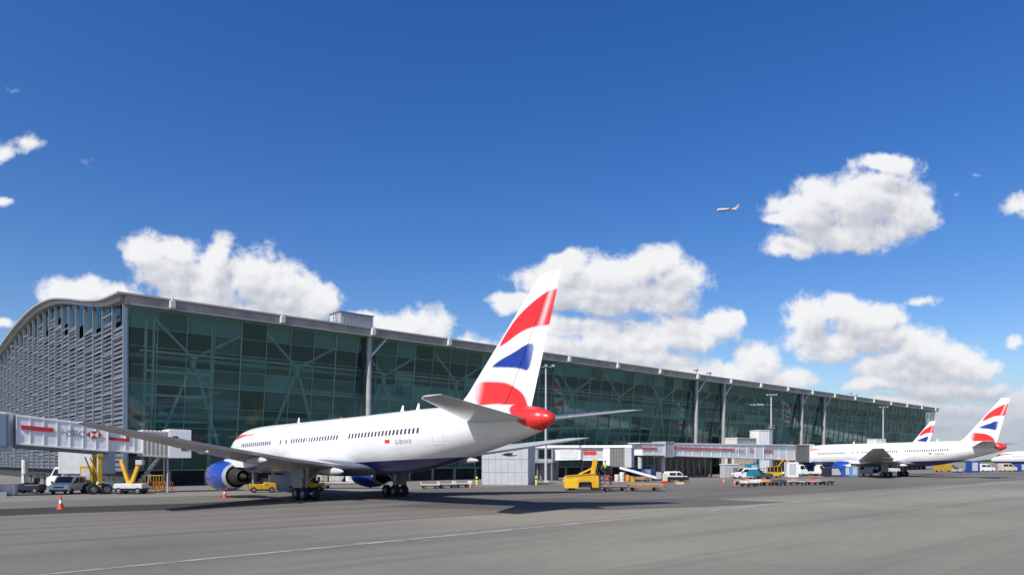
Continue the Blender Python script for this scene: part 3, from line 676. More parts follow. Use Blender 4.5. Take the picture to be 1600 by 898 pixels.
    for side in (1, -1):
        MB().loft(surf([(0.3, 46.0, 52.4, 6.2, .10), (1.0, 46.7, 52.5, 6.25, .10), (8.9, 51.8, 54.25, 7.2, .09), (9.3, 52.5, 54.35, 7.25, .05)], side, .05)).build('tailplane', mat('tailplane grey', (0.50, 0.51, 0.52), 0.2, 0.0, coat=0.5), A, True)
        wg = MB().loft(surf([(1.4, 18.0, 31.2, 2.75, .125), (2.6, 18.8, 31.2, 2.95, .125), (7.7, 22.2, 31.6, 3.55, .11), (15.5, 27.9, 33.9, 4.65, .10), (22.9, 33.3, 36.0, 5.78, .10), (23.6, 34.2, 36.3, 5.9, .05)], side, .11)).build('wing', WINGM, A, True)
        for y, xc, L in ((3.6, 30.6, 4.6), (10.6, 31.6, 4.0), (15.2, 33.0, 2.4)):
            z = 2.55 + (y - 2.6) * .135
            MB().lathe([(-L/2, .02), (-L*.4, .045*L), (-L*.15, .078*L), (L*.1, .078*L), (L*.35, .045*L), (L/2, .02)], 14, 0, 'X', (XO - xc, side * y, z - .15)).build('flap_fairing', WINGM, wg, True)
        E_ = MB(); cx, cy, cz = XO, side * 7.9, 2.02
        E_.lathe([(-16.25, 1.16), (-16.12, 1.26), (-16.2, 1.22)], 36, 0, 'X', (cx, cy, cz))
        na = MB().lathe([(-16.35, 1.30), (-16.8, 1.40), (-17.6, 1.46), (-18.6, 1.45), (-19.6, 1.36), (-20.25, 1.2), (-20.25, 1.12), (-19.0, 1.1), (-17.2, 1.12)], 40, 0, 'X', (cx, cy, cz)).build('engine', NACM, A, 50, fix=True)
        MB().lathe([(-16.9, 1.1), (-16.2, 1.13), (-16.05, 1.2), (-16.1, 1.28), (-16.36, 1.315)], 40, 0, 'X', (cx, cy, cz)).build('inlet_lip', ALU, na, True)
        MB().lathe([(-20.0, 1.2), (-20.26, 1.205), (-20.75, 1.06), (-20.75, 1.02), (-20.3, 1.04)], 40, 0, 'X', (cx, cy, cz)).build('fan_nozzle', mat('nozzle grey', (0.52, 0.52, 0.52), 0.3, 0.5), na, True)
        MB().lathe([(-19.2, 0.95), (-20.6, 0.86), (-22.0, 0.66), (-22.3, 0.58), (-22.2, 0.5), (-21.6, 0.4)], 32, 0, 'X', (cx, cy, cz)).lathe([(-21.3, .46), (-22.2, .36), (-23.1, .04)], 24, 0, 'X', (cx, cy, cz)).build('exhaust', EXH, na, True)
        fan = MB().lathe([(-17.0, 0.02), (-17.01, 1.12)], 36, 0, 'X', (cx, cy, cz)).lathe([(-16.4, .01), (-16.6, .18), (-16.95, .34)], 20, 1, 'X', (cx, cy, cz))
        for k in range(26):
            a = 2 * math.pi * k / 26; d = Vector((0, math.cos(a), math.sin(a))); e = Vector((0, -math.sin(a), math.cos(a))); c0 = Vector((cx - 16.9, cy, cz))
            fan.add([c0 + d * .3 + e * .05, c0 + d * 1.1 + e * .12, c0 + d * 1.1 - e * .12 + Vector((-.08, 0, 0)), c0 + d * .3 - e * .05 + Vector((-.08, 0, 0))], [(0, 1, 2, 3)], 1)
        fan.build('fan', [BLACK, MGREY], na)
        MB().loft([[(XO - x, side * 7.9 + w * s, z) for (s, z) in ((1, z0), (1, z1), (-1, z1), (-1, z0))] for x, z0, z1, w in ((17.3, 3.25, 3.35, .06), (18.4, 3.2, 3.62, .2), (20.5, 2.9, 3.68, .24), (23.5, 2.85, 3.45, .22), (27.0, 3.25, 3.4, .05))]).build('pylon', mat('pylon white', (0.66, 0.66, 0.66), 0.4), A, 50)
        g = MB(); gy = side * 4.65
        g.tube((0.1, gy, .62), (0.0, gy - side * .1, 3.1), .17, .24, 14); g.tube((0.0, gy, 1.6), (0.0, gy - side * 2.0, 2.9), .1, .1, 10); g.tube((0.05, gy, 1.1), (1.6, gy, 2.9), .08, .08, 10)
        g.bar((-0.95, gy, .6), (0.95, gy, .6), .2, .24)
        for wx_ in (-.71, .71): g.tube((wx_, gy - .7, .58), (wx_, gy + .7, .58), .09, .09, 10)
        gr = g.build('main_gear', mat('gear grey', (0.40, 0.41, 0.42), 0.4, 0.2), A, True)
        for wx_ in (-.71, .71):
            for wy in (-.52, .52): wheel(gr, wx_, gy + wy, .58, .58, .42)
        MB().box((0.1, gy + side * .75, 1.95), (1.8, .06, 1.7)).build('gear_door', mat('gear door grey', (0.30, 0.31, 0.33), 0.4), gr)
    g = MB(); nx_ = XO - 5.4; g.tube((nx_, 0, .47), (nx_ + .1, 0, 2.5), .1, .14, 12); g.tube((nx_, -.4, .47), (nx_, .4, .47), .07); g.tube((nx_, 0, 1.1), (nx_ + 1.3, 0, 2.3), .06)
    gr = g.build('nose_gear', mat('gear grey', (0.4, 0.41, 0.42), 0.4), A, True)
    for wy in (-.3, .3): wheel(gr, nx_, wy, .47, .47, .3)
    for side in (1, -1): MB().box((nx_ + .9, side * .55, 1.75), (1.6, .04, .9)).build('gear_door', mat('gear door blue', (0.008, 0.02, 0.13), 0.35), gr)
    for x, z0 in ((17.0, 7.38), (36.3, 7.56), (38.6, 7.6)):
        MB().loft([[(XO - x + .25, -.02, z0), (XO - x + .25, .02, z0), (XO - x - .25, .02, z0), (XO - x - .25, -.02, z0)], [(XO - x - .05, -.012, z0 + .55), (XO - x - .05, .012, z0 + .55), (XO - x - .25, .012, z0 + .55), (XO - x - .25, -.012, z0 + .55)]]).build('antenna', WHITE, A)
    MB().lathe([(0, .16), (.1, .14), (.18, .04)], 12, 0, 'Z', (XO - 26, 0, 7.44)).build('beacon', RED, A, True)
    return A
PG = 'airliners with red, white and blue flag tails'
A1 = airliner('nearest white airliner, its big red, white and blue flag tail towards us', PG)
TAIL = Vector((3.221, 47.165)); O1 = TAIL + HEAD * (54.9 - XO)
A1.location = (O1.x, O1.y, 0); A1.rotation_euler.z = HEAD_ANG
def place(A, tail, ang, sc):
    h = Vector((math.cos(ang), math.sin(ang))); o = Vector(tail) + h * (54.9 - XO) * sc[0]
    A.location = (o.x, o.y, 0); A.rotation_euler.z = ang; A.scale = sc
SKIP_FAR = ('cabin_window',)
bpy.context.view_layer.update()
A2 = copy_tree(A1); place(A2, (98.5, 143), HEAD_ANG, (.8, 1, 1)); tag(A2, 'white airliner with flag tail docked at the long white jet bridge')
A3 = copy_tree(A1); place(A3, (108.4, 185), HEAD_ANG, (.66, .72, .857)); tag(A3, 'airliner of which only the flag tail fin shows above the second parked airliner')
A4 = copy_tree(A1); place(A4, Vector((192, 290)) - HEAD * 54.9, HEAD_ANG, (1, 1, 1)); tag(A4, 'farthest parked airliner, its white nose and blue belly cut off by the picture edge')
A5 = copy_tree(A1, None, ('main_gear', 'nose_gear', 'gear_door')); tag(A5, 'small white airliner flying high in the blue sky beside a cloud', 'airliner')
del A5['group']; p = at(1138, 331, 1250); A5.location = p; A5.scale = (.74, .74, .8)
A5.rotation_euler = (R(-4), R(3), R(180) + 0.12)

# ---------------------------------------------------------------- jet bridges
BELL = mat('bellows grey', (0.27, 0.265, 0.255), 0.75, var=0.15, vscale=2.0)
BRW = mat('bridge white', (0.78, 0.775, 0.765), 0.45, var=0.06, vscale=0.6)
BRB = mat('bridge beige', (0.58, 0.55, 0.48), 0.6, var=0.08, vscale=0.8)
class Bridge:
    """A bridge frame: local x runs from the first foot point to the second, the apron lies on the -y side."""
    def __init__(s, name, pxa, Ya, pxb, Yb, label, cat='jet bridge', group=None):
        a, b = at(pxa, HOR, Ya), at(pxb, HOR, Yb); s.a = Vector((a.x, a.y)); d = Vector((b.x - a.x, b.y - a.y)); s.len = d.length; s.d = d.normalized()
        s.o = empty(name, (a.x, a.y, 0), math.atan2(d.y, d.x), label, cat, group)
    def lx(s, px, off=0.0):                     # local x where the sight line of photo column px meets the bridge
        u = (px - 800) / F; n = Vector((s.d.y, -s.d.x)); p = s.a + n * off
        # p + t d = (u Y, Y)
        return (u * p.y - p.x) / (s.d.x - u * s.d.y)
    def depth(s, lx): return s.a.y + s.d.y * lx
    def z(s, px, y): return CAM_H + (HOR - y) / F * s.depth(s.lx(px))
    def tunnel(s, name, x0, x1, zb0, zt0, zb1, zt1, w, m, ribs=0, parent=None, ribmat=None):
        t = MB().loft([[(x, -w / 2, zb), (x, w / 2, zb), (x, w / 2, zt), (x, -w / 2, zt)] for x, zb, zt in ((x0, zb0, zt0), (x1, zb1, zt1))]).build(name, m, parent or s.o, bevel=0.05)
        if ribs:
            r = MB()
            for k in range(ribs + 1):
                f = k / ribs; x = x0 + (x1 - x0) * f; zb = zb0 + (zb1 - zb0) * f; zt = zt0 + (zt1 - zt0) * f
                r.box((x, 0, zt + .02), (.09, w + .14, .09))
                for sd_ in (-1, 1): r.box((x, sd_ * (w / 2 + .03), (zb + zt) / 2), (.09, .09, zt - zb - .06))
            for sd_ in (-1, 1):
                for e in (0, 1): r.bar((x0, sd_ * (w / 2 + .035), (zt0 - .1) if e else zb0 + .1), (x1, sd_ * (w / 2 + .035), (zt1 - .1) if e else zb1 + .1), .1, .16)
            r.build('tunnel_ribs', ribmat or m, t)
        return t
    def stripe(s, parent, x0, x1, w, zf, h, m, name='red_band'):
        return MB().loft([[(x, -w / 2 - .12, zf(x) - h / 2), (x, -w / 2 - .012, zf(x) - h / 2), (x, -w / 2 - .012, zf(x) + h / 2), (x, -w / 2 - .12, zf(x) + h / 2)] for x in (x0, x1)]).build(name, m, parent)
def hexagon(parent, x, y, z, s, name='hexagon_emblem'):
    r = MB()                                      # a white bar-bell of triangles on a red hexagon
    def P(px, pz, e): return (x + px * s, y - e, z + pz * s)
    r.add([P(-1, 0, .0), P(-.5, -.5, 0), P(.5, -.5, 0), P(1, 0, 0), P(.5, .5, 0), P(-.5, .5, 0)], [(0, 1, 2, 3, 4, 5)], 0)
    r.add([P(-.5, .5, .006), P(0, 0, .006), P(-.5, -.5, .006)], [(0, 1, 2)], 1)
    r.add([P(.5, .5, .006), P(.5, -.5, .006), P(0, 0, .006)], [(0, 1, 2)], 1)
    return r.build(name, [SIGNRED, BRW], parent, fix=False)
def support(parent, x, z1, half=1.0, name='drive_column', m=YELLOW):
    c = MB()
    c.box((x, 0, z1 - .15), (.5, 2 * half + 1.2, .32))
    for s_ in (-1, 1):
        c.box((x, s_ * (half + .35), z1 / 2 + .5), (.36, .36, z1 - 1.2)); c.bar((x, s_ * (half + .35), 1.4), (x - .9, s_ * (half + .35), z1 - .3), .14)
    c.box((x, 0, .75), (.7, 2 * half + .6, .36))
    o = c.build(name, m, parent, bevel=.03)
    for dx in (-.62, .62):
        for s_ in (-1, 1): wheel(o, x + dx, s_ * (half + .2), .55, .55, .4)
    MB().bar((x - .75, -half - .2, .62), (x + .75, -half - .2, .62), .22).bar((x - .75, half + .2, .62), (x + .75, half + .2, .62), .22).build('bogie_beam', DGREY, o)
    return o
BG = 'jet bridges with red stripes'
B1 = Bridge('jet_bridge', 30, 72.0, 255, 80.0, 'white jet bridge on yellow legs left of the nearest airliner, with a hexagon emblem', 'jet bridge', BG)
W1 = 3.0
zb1 = lambda px, y: B1.z(px, y)
xA, xB, xC, xD, xE = B1.lx(-130), B1.lx(165), B1.lx(219), B1.lx(258), B1.lx(293)
b30, b167, t31, t178 = zb1(29, 695), zb1(167, 706), zb1(31, 649), zb1(178, 667)
zbot = lambda x: b30 + (b167 - b30) * x / B1.lx(167); ztop_ = lambda x: t31 + (t178 - t31) * x / B1.lx(178)
x30 = B1.lx(24)
tA = B1.tunnel('tunnel', x30, xB, zbot(x30), ztop_(x30), zbot(xB), ztop_(xB), W1, BRW, 7)
MB().bar((x30, -W1 / 2 - .1, zbot(x30) - .16), (xB, -W1 / 2 - .1, zbot(xB) - .16), .2, .3, 0).bar((x30, W1 / 2 + .1, zbot(x30) - .16), (xB, W1 / 2 + .1, zbot(xB) - .16), .2, .3, 0).build('tunnel_rails', DGREY, tA)
tB = B1.tunnel('tunnel', xB, xC, zbot(xB) + .12, ztop_(xB) - .2, zbot(xC) + .12, ztop_(xC) - .2, W1 - .4, BRW, 4)
def mid(px, y): return B1.z(px, y)
sl = (zbot(xB) - zbot(x30)) / (xB - x30)
def zline(px, y):
    x = B1.lx(px, W1 / 2); z = CAM_H + (HOR - y) / F * (B1.depth(x) - .9); return lambda xx: z + sl * (xx - x)
B1.stripe(tA, B1.lx(33, 1.5), B1.lx(83, 1.5), W1, zline(58, 669.5), .42, SIGNRED)
B1.stripe(tB, B1.lx(168, 1.3), B1.lx(202, 1.3), W1 - .4, zline(185, 686), .30, SIGNRED)
MB().loft([[(B1.lx(198, 1.3), -1.43, zline(200, 684)(B1.lx(200, 1.3)) + h), (B1.lx(202, 1.3), -1.43, zline(200, 684)(B1.lx(200, 1.3)) + h), (B1.lx(202, 1.3), -1.31, zline(200, 684)(B1.lx(200, 1.3)) + h), (B1.lx(198, 1.3), -1.31, zline(200, 684)(B1.lx(200, 1.3)) + h)] for h in (-.1, .62)]).build('red_band', SIGNRED, tB)
tx = B1.lx(95, 1.5)
text('HSBC', .86, SIGNGREY, tA, (tx, -W1 / 2 - .09, zline(110, 679)(tx) - .12), (R(90), -math.atan(sl), 0))
hexagon(tA, B1.lx(147, 1.5), -W1 / 2 - .10, zline(147, 679)(B1.lx(147, 1.5)), .72)
bl = B1.tunnel('bellows', xC + .02, xD, zbot(xC) - .15, ztop_(xC) - .05, zbot(xC) - .3, ztop_(xC) - .1, 3.2, BRB, 6)
cabo = B1.tunnel('cab', xD + .02, xE, zbot(xC) - .35, ztop_(xC) + .15, zbot(xC) - .35, ztop_(xC) + .1, 3.5, BRW, 0)
MB().box(((xD + xE) / 2 + .45, -1.77, zbot(xC) + 1.0), (.7, .05, 1.0)).box(((xD + xE) / 2 - .5, -1.77, zbot(xC) + 1.5), (.5, .05, 1.1)).build('cab_window', GLASSD, cabo)
B1.tunnel('canopy', xE + .02, xE + .9, zbot(xC) - .2, ztop_(xC) - .1, zbot(xC) - .1, ztop_(xC) - .5, 3.2, DGREY, 3, None, BLACK)
support(B1.o, B1.lx(152), zbot(B1.lx(152)) - .3, 1.5, 'drive_column', DYELLOW)
st = MB(); sx = B1.lx(258); st.tube((sx, -1.2, 0), (sx, -1.2, zbot(xC) - .3), .09, .09, 10); st.tube((sx + .1, 1.0, 0), (sx + .1, 1.0, zbot(xC) - .3), .09, .09, 10)
for k in range(9): st.box((sx - .3 - k * .3, 1.9, zbot(xC) - .4 - k * .38), (.32, 1.0, .05))
st.bar((sx - .2, 1.4, zbot(xC) - .3), (sx - 3.0, 1.4, .1), .07, .2); st.bar((sx - .2, 2.4, zbot(xC) - .3), (sx - 3.0, 2.4, .1), .07, .2); st.build('service_stair', LGREY, B1.o)
ro = MB(); rx = B1.lx(-14); ro.lathe([(4.85, 0.05), (4.85, 2.0), (8.0, 2.0), (8.2, 1.6), (8.25, .05)], 28, 0, 'Z', (rx, 0, 0)); ro = ro.build('rotunda', mat('rotunda panel', (0.45, 0.49, 0.52), 0.45, var=0.08), B1.o, True)
rp = MB()
for k in range(14):
    a = 2 * math.pi * k / 14; rp.box((rx + 2.02 * math.cos(a), 2.02 * math.sin(a), 6.45), (.1, .14, 3.3), 0, a)
rp.build('rotunda_ribs', MGREY, ro)
cp = MB(); cp.tube((rx, 0, 0), (rx, 0, 4.8), .55, .55, 18); cp.box((rx, 0, .2), (2.4, 2.4, .4)); cp.box((rx, 0, 4.62), (3.0, 3.0, .3)); cp.build('rotunda_column', LGREY, B1.o, True)
B1.tunnel('link_tunnel', rx - 14, rx - 1.8, 5.0, 8.0, 5.0, 8.0, 3.0, BRW, 6)

B2 = Bridge('jet_bridge', 838, 130.0, 955, 126.0, 'white jet bridge behind the yellow tug, with a grey pleated cab at its end', 'jet bridge', BG)
def sec(B, name, p0, p1, y0, y1, y2, y3, w, m, ribs=0, rm=None):          # px range; bottom/top rows at both ends
    x0, x1 = B.lx(p0), B.lx(p1)
    return B.tunnel(name, x0, x1, B.z(p0, y0), B.z(p0, y1), B.z(p1, y2), B.z(p1, y3), w, m, ribs, None, rm)
n2 = sec(B2, 'node', 833, 868, 723, 700, 723, 700, 4.2, mat('node blue grey', (0.30, 0.33, 0.37), 0.4, var=0.1), 3, MGREY)
t2 = sec(B2, 'tunnel', 868, 912, 719, 699, 718, 699, 2.9, BRW, 3)
t3 = sec(B2, 'tunnel', 912, 945, 719, 700, 719, 700, 2.6, LGREY, 3, BRW)
sec(B2, 'roof_edge', 800, 990, 699.5, 696, 699.5, 695.5, 3.6, WHITE)
for p0, p1 in ((846, 866), (878, 905)): MB().box(((B2.lx(p0) + B2.lx(p1)) / 2, -2.13 if p0 < 860 else -1.5, B2.z(860, 709)), (B2.lx(p1) - B2.lx(p0), .06, 1.6)).build('tunnel_window', GLASSD if p0 < 860 else OFFWHITE, n2 if p0 < 860 else t2)
B2.stripe(t3, B2.lx(914), B2.lx(934), 2.62, lambda x: B2.z(920, 707), .55, RED)
sec(B2, 'bellows_frame', 945, 956, 727, 697, 727, 697, 3.4, BRW)
bl2 = sec(B2, 'bellows', 956, 978, 729, 696, 730, 696, 3.3, BELL, 9, DGREY)
sec(B2, 'cab', 978, 989, 730, 695, 730, 695, 3.5, LGREY)
support(B2.o, B2.lx(948), B2.z(948, 728), 1.2, 'drive_column', DGREY)
for p_ in (836, 866):
    for y_ in (-1.8, 1.8): MB().tube((B2.lx(p_), y_, 0), (B2.lx(p_), y_, 3.2), .2, .2, 12).build('node_leg', MGREY, B2.o, True)
MB().box((B2.lx(852), 2.2, 1.6), (B2.lx(868) - B2.lx(836), .2, 3.1)).build('node_screen', MGREY, B2.o)

B3 = Bridge('jet_bridge', 990, 140.0, 1248, 171.0, 'long white jet bridge docked at the second parked airliner, red bands along its side', 'jet bridge', BG)
t0 = sec(B3, 'tunnel', 996, 1029, 711, 693, 711.5, 693.5, 3.0, BRW, 2)
nd = sec(B3, 'node', 1029.5, 1042, 714, 690, 714, 690.5, 3.6, mat('node grey green', (0.33, 0.37, 0.37), 0.45, var=0.1), 1)
t1 = sec(B3, 'tunnel', 1043, 1184, 712, 692.5, 717, 695, 3.0, BRW, 10)
t4 = sec(B3, 'tunnel', 1184.5, 1233, 716.5, 696, 719, 697, 2.7, BRW, 4)
sec(B3, 'roof_edge', 990, 1232, 693, 691.5, 696, 694.5, 3.3, WHITE)
bl3 = sec(B3, 'bellows', 1234, 1254, 722, 695, 722, 695, 3.4, BELL, 8, DGREY)
sec(B3, 'cab', 1254.3, 1262, 722, 694, 722, 694, 3.7, BRW)
def zl3(p0, y0, p1, y1):
    x0, x1 = B3.lx(p0, 1.5), B3.lx(p1, 1.5); za, zb = B3.z(p0, y0), B3.z(p1, y1); return lambda x: za + (zb - za) * (x - x0) / (x1 - x0)
PINK = mat('faded red band', (0.58, 0.16, 0.13), 0.55, var=0.2, vscale=0.8)
B3.stripe(t0, B3.lx(1000, 1.5), B3.lx(1026, 1.5), 3.0, zl3(1000, 700, 1026, 700.5), .42, PINK)
B3.stripe(t1, B3.lx(1047, 1.5), B3.lx(1147, 1.5), 3.0, zl3(1047, 699.5, 1147, 702.5), .50, PINK)
B3.stripe(t4, B3.lx(1186, 1.35), B3.lx(1207, 1.35), 2.7, zl3(1186, 704, 1207, 705), .60, PINK)
x_ = B3.lx(1150, 1.5); text('HSBC', 1.25, mat('faded lettering', (0.36, 0.36, 0.36), 0.6), t1, (x_, -1.6, zl3(1150, 707, 1165, 707.5)(x_)), (R(90), 0.02, 0))
hexagon(t1, B3.lx(1174, 1.5), -1.6, zl3(1174, 703, 1180, 703)(B3.lx(1174, 1.5)), .8)
support(B3.o, B3.lx(1222), B3.z(1222, 719), 1.3, 'drive_column', DYELLOW)
for p_ in (1000, 1036, 1140): MB().tube((B3.lx(p_), 0, 0), (B3.lx(p_), 0, B3.z(p_, 713)), .45, .4, 14).build('support_column', LGREY, B3.o, True)
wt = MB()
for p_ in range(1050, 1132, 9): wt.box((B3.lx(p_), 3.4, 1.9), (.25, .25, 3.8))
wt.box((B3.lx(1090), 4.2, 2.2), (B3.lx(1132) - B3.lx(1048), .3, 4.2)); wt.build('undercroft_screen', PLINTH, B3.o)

# ---------------------------------------------------------------- huts and stair towers at the stand heads
def hut(label, c, rz, d, m, name='service_hut', door=True, cat='hut', parapet=True):
    h = empty(name, (c.x, c.y, 0), rz, label, cat)
    w = MB(); w.box((0, 0, d[2] / 2), d); w = w.build('wall', m, h, bevel=.04)
    r = MB()
    k = int(d[0] / .9)
    for i in range(k + 1): r.box((-d[0] / 2 + i * d[0] / k, -d[1] / 2 - .02, d[2] / 2), (.05, .05, d[2] - .3))
    for z in (d[2] * .33, d[2] * .66): r.box((0, -d[1] / 2 - .022, z), (d[0] - .1, .05, .06))
    r.build('cladding_joints', m, w)
    if parapet: MB().box((0, 0, d[2] + .09), (d[0] + .2, d[1] + .2, .18)).build('roof', WHITE, h)
    if door: MB().box((d[0] * .3, -d[1] / 2 - .04, 1.05), (.95, .07, 2.1)).build('door', MGREY, h)
    return h
c = gnd(795, 757); hut('tall pale grey metal clad block behind the tail of the nearest airliner', Vector((c.x, c.y + 2, 0)), -.3, (7.0, 4.0, 5.7), mat('pale cladding', (0.43, 0.44, 0.45), 0.5, var=0.06, vscale=1.2), 'service_block', False, 'service block')
c = at(1154, HOR, 166); hut('low cream walled block under the long white jet bridge, beside the teal van', c, ALONG_ANG - .25, (5.6, 3.0, 4.2), CREAM)
c = at(1139, HOR, 150); hut('small pale grey cabinet standing beside the cream walled block', c, ALONG_ANG - .5, (3.0, 2.0, 2.7), LGREY, 'equipment_cabinet', True, 'cabinet')
c = at(1189, HOR, 196); hut('white stair tower rising behind the long jet bridge', c, ALONG_ANG - .4, (4.2, 4.0, 11.6), BRW, 'stair_tower', False, 'stair tower')
c = at(1156, HOR, 190); hut('long pale flat roofed block behind the long jet bridge, left of the white stair tower', c, ALONG_ANG, (9.5, 4.0, 9.3), BRB, 'service_block', False, 'service block')
c = at(1369, HOR, 231); hut('white stair tower showing above the body of the second parked airliner', c, ALONG_ANG - .4, (3.6, 4.0, 10.3), BRW, 'stair_tower', False, 'stair tower')

# ---------------------------------------------------------------- light masts
def mast(label, p, h, heads=3, r=.16, lad=False):
    m = empty('light_mast', (p.x, p.y, 0), 0, label, 'light mast', 'floodlight masts along the terminal')
    MB().tube((0, 0, 0), (0, 0, h), r * 1.5, r * .8, 14).box((0, 0, .15), (.7, .7, .3)).build('pole', LGREY, m, True)
    cr = MB(); cr.bar((-1.3, 0, h - .1), (1.3, 0, h - .1), .14); cr.bar((0, -.5, h - .1), (0, .5, h - .1), .1); cr.build('crossarm', MGREY, m)
    for k in range(heads):
        x = -1.15 + 2.3 * k / (heads - 1); f = MB(); f.box((x, -.25, h + .1), (.55, .4, .3), 0, Matrix.Rotation(R(25), 3, 'X'), .03); f = f.build('floodlight', MGREY, m)
        MB().box((x, -.43, h + .0), (.45, .05, .2), 0, Matrix.Rotation(R(25), 3, 'X')).build('lens', LAMPW, f)
    if lad:
        c_ = MB(); c_.tube((.0, 0, 0), (0, 0, h * .55), .5, .42, 14); c_.box((0, 0, h * .58), (1.5, 1.5, .12))
        for k in range(10): c_.box((.75 * math.cos(k * .628), .75 * math.sin(k * .628), h * .58 + .5), (.06, .06, 1.0))
        c_.build('access_column', mat('mast blue grey', (0.24, 0.28, 0.34), 0.4, 0.2), m, True)
    return m
mast('thin light mast standing behind the tail cone of the nearest airliner', at(853, HOR, 118), CAM_H + 148 / F * 118, 3)
mast('thick light mast with a platform, behind the long white jet bridge', at(1205, HOR, 186), CAM_H + 103 / F * 186, 4, .2, True)
mast('thin light mast rising behind the second parked airliner', at(1380, HOR, 222), CAM_H + 84 / F * 222, 3, .2)

# ---------------------------------------------------------------- vehicles and ground equipment
def van(label, p, rz, L=4.9, W=1.95, H=2.0, m=WHITE, m2=None, cat='van', name='van', box=False, beacon=True, group=None):
    v = empty(name, (p.x, p.y, 0), rz, label, cat, group); x = L / 2
    prof = [(-x, .32), (-x, H - .18), (-x + .14, H), (x * .22, H), (x * .56, H * .62), (x - .08, H * .53), (x, H * .34), (x, .32)]
    if box: prof = [(-x, .5), (-x, 1.0), (x * .36, 1.0), (x * .36, H), (x * .68, H), (x * .84, H * .62), (x - .05, H * .54), (x, .4)]
    b = MB(); b.prism(prof, 'Y', -W / 2, W / 2); b.build('body', m, v, bevel=.09)
    if m2:
        q = MB(); q.prism([(-x - .01, .5), (-x - .01, H - .2), (-x * .2, H - .2), (x * .1, H * .55), (x * .1, .5)], 'Y', -W / 2 - .012, W / 2 + .012); q.build('rear_panel', m2, v)
    a0, a1 = (Vector((x * .25, 0, H - .06)), Vector((x * .55, 0, H * .64))) if not box else (Vector((x * .69, 0, H - .06)), Vector((x * .83, 0, H * .65)))
    d = (a1 - a0); nrm = Vector((-d.z, 0, d.x)).normalized(); nrm = -nrm if nrm.x < 0 else nrm; o = nrm * .018; hw = W / 2 - .16
    MB().quad(a0 + o + Vector((0, hw - .06, 0)), a0 + o + Vector((0, -hw + .06, 0)), a1 + o + Vector((0, -hw, 0)), a1 + o + Vector((0, hw, 0))).build('windscreen', GLASSD, v)
    for s_ in (-1, 1):
        y = s_ * (W / 2 + .006)
        if box: w = [(x * .40, H * .62), (x * .40, H * .92), (x * .66, H * .92), (x * .78, H * .62)]
        else: w = [(-x * .12, H * .62), (-x * .12, H * .90), (x * .2, H * .90), (x * .46, H * .62)]
        MB().add([(a, y, c) for a, c in w], [(0, 1, 2, 3)]).build('side_window', GLASSD, v)
        if not box and not m2: MB().add([(a, y, c) for a, c in ((-x * .8, H * .62), (-x * .8, H * .88), (-x * .2, H * .88), (-x * .2, H * .62))], [(0, 1, 2, 3)]).build('side_window', GLASSD, v)
        MB().box((x - .02, s_ * (W / 2 - .26), H * .40), (.08, .32, .2), 0, None, .02).build('headlight', LAMPW, v)
        MB().box((x * .5, s_ * (W / 2 + .13), H * .66), (.1, .2, .26), 0, None, .03).build('wing_mirror', BLACK, v)
        MB().box((-x - .01, s_ * (W / 2 - .12), H * .45), (.04, .14, .36)).build('tail_light', RED, v)
        for wx in (-x * .62, x * .62): wheel(v, wx, s_ * (W / 2 - .08), .33, .33, .22)
    MB().box((x + .0, 0, .42), (.14, W - .1, .22), 0, None, .04).build('bumper', DGREY, v)
    MB().box((x - .0, 0, H * .40), (.05, W - .95, .14)).build('grille', BLACK, v)
    if beacon: MB().lathe([(0, .09), (.12, .08), (.16, .03)], 12, 0, 'Z', (-x * .1 if not box else x * .5, 0, H)).build('beacon', ORANGE, v, True)
    if box:
        MB().box((-x * .32, 0, .74), (L * .64, W * .7, .3)).build('chassis', DGREY, v)
    return v
def lift_truck(label, p, rz, zb, zt, L=7.0, m=LGREY, boxL=5.4):
    v = van(label, p, rz, L, 2.3, 2.7, WHITE, None, 'catering truck', 'catering_truck', True)
    MB().box((-.9, 0, (zb + zt) / 2), (boxL, 2.5, zt - zb)).build('lift_box', m, v, bevel=.05)
    s = MB()
    for y in (-.8, .8):
        s.bar((-2.6, y, 1.1), (1.0, y, zb), .16); s.bar((1.0, y, 1.1), (-2.6, y, zb), .16)
    s.build('scissor_lift', MGREY, v)
    r = MB()
    for i in range(7): r.box((-.9 - boxL / 2 + i * boxL / 6, -1.27, (zb + zt) / 2), (.07, .05, zt - zb - .1))
    r.build('box_ribs', WHITE, v); return v
def cone(label, p, sc=1.0, group=None):
    c_ = empty('traffic_cone', (p.x, p.y, 0), 0, label, 'traffic cone', group)
    m = MB().lathe([(0, .01), (0, .24 * sc), (.05, .235 * sc), (.07, .17 * sc), (.38 * sc, .11 * sc)], 18, 0).lathe([(.38 * sc, .11 * sc), (.58 * sc, .07 * sc)], 18, 1).lathe([(.58 * sc, .07 * sc), (.86 * sc, .035 * sc), (.88 * sc, .01)], 18, 0)
    m.build('cone_body', [mat('cone orange', (0.75, 0.10, 0.03), 0.5), WHITE], c_, True); return c_
def bollard(label, p, h=1.1):
    b = empty('bollard', (p.x, p.y, 0), 0, label, 'bollard', 'yellow bollards at the stand heads')
    MB().lathe([(0, .16), (h - .1, .16), (h, .1), (h + .02, .01)], 16, 0).build('post', mat('bollard yellow', (0.70, 0.62, 0.03), 0.45), b, True)
    MB().lathe([(h * .6, .164), (h * .75, .164)], 16, 0).build('band', BLACK, b); return b
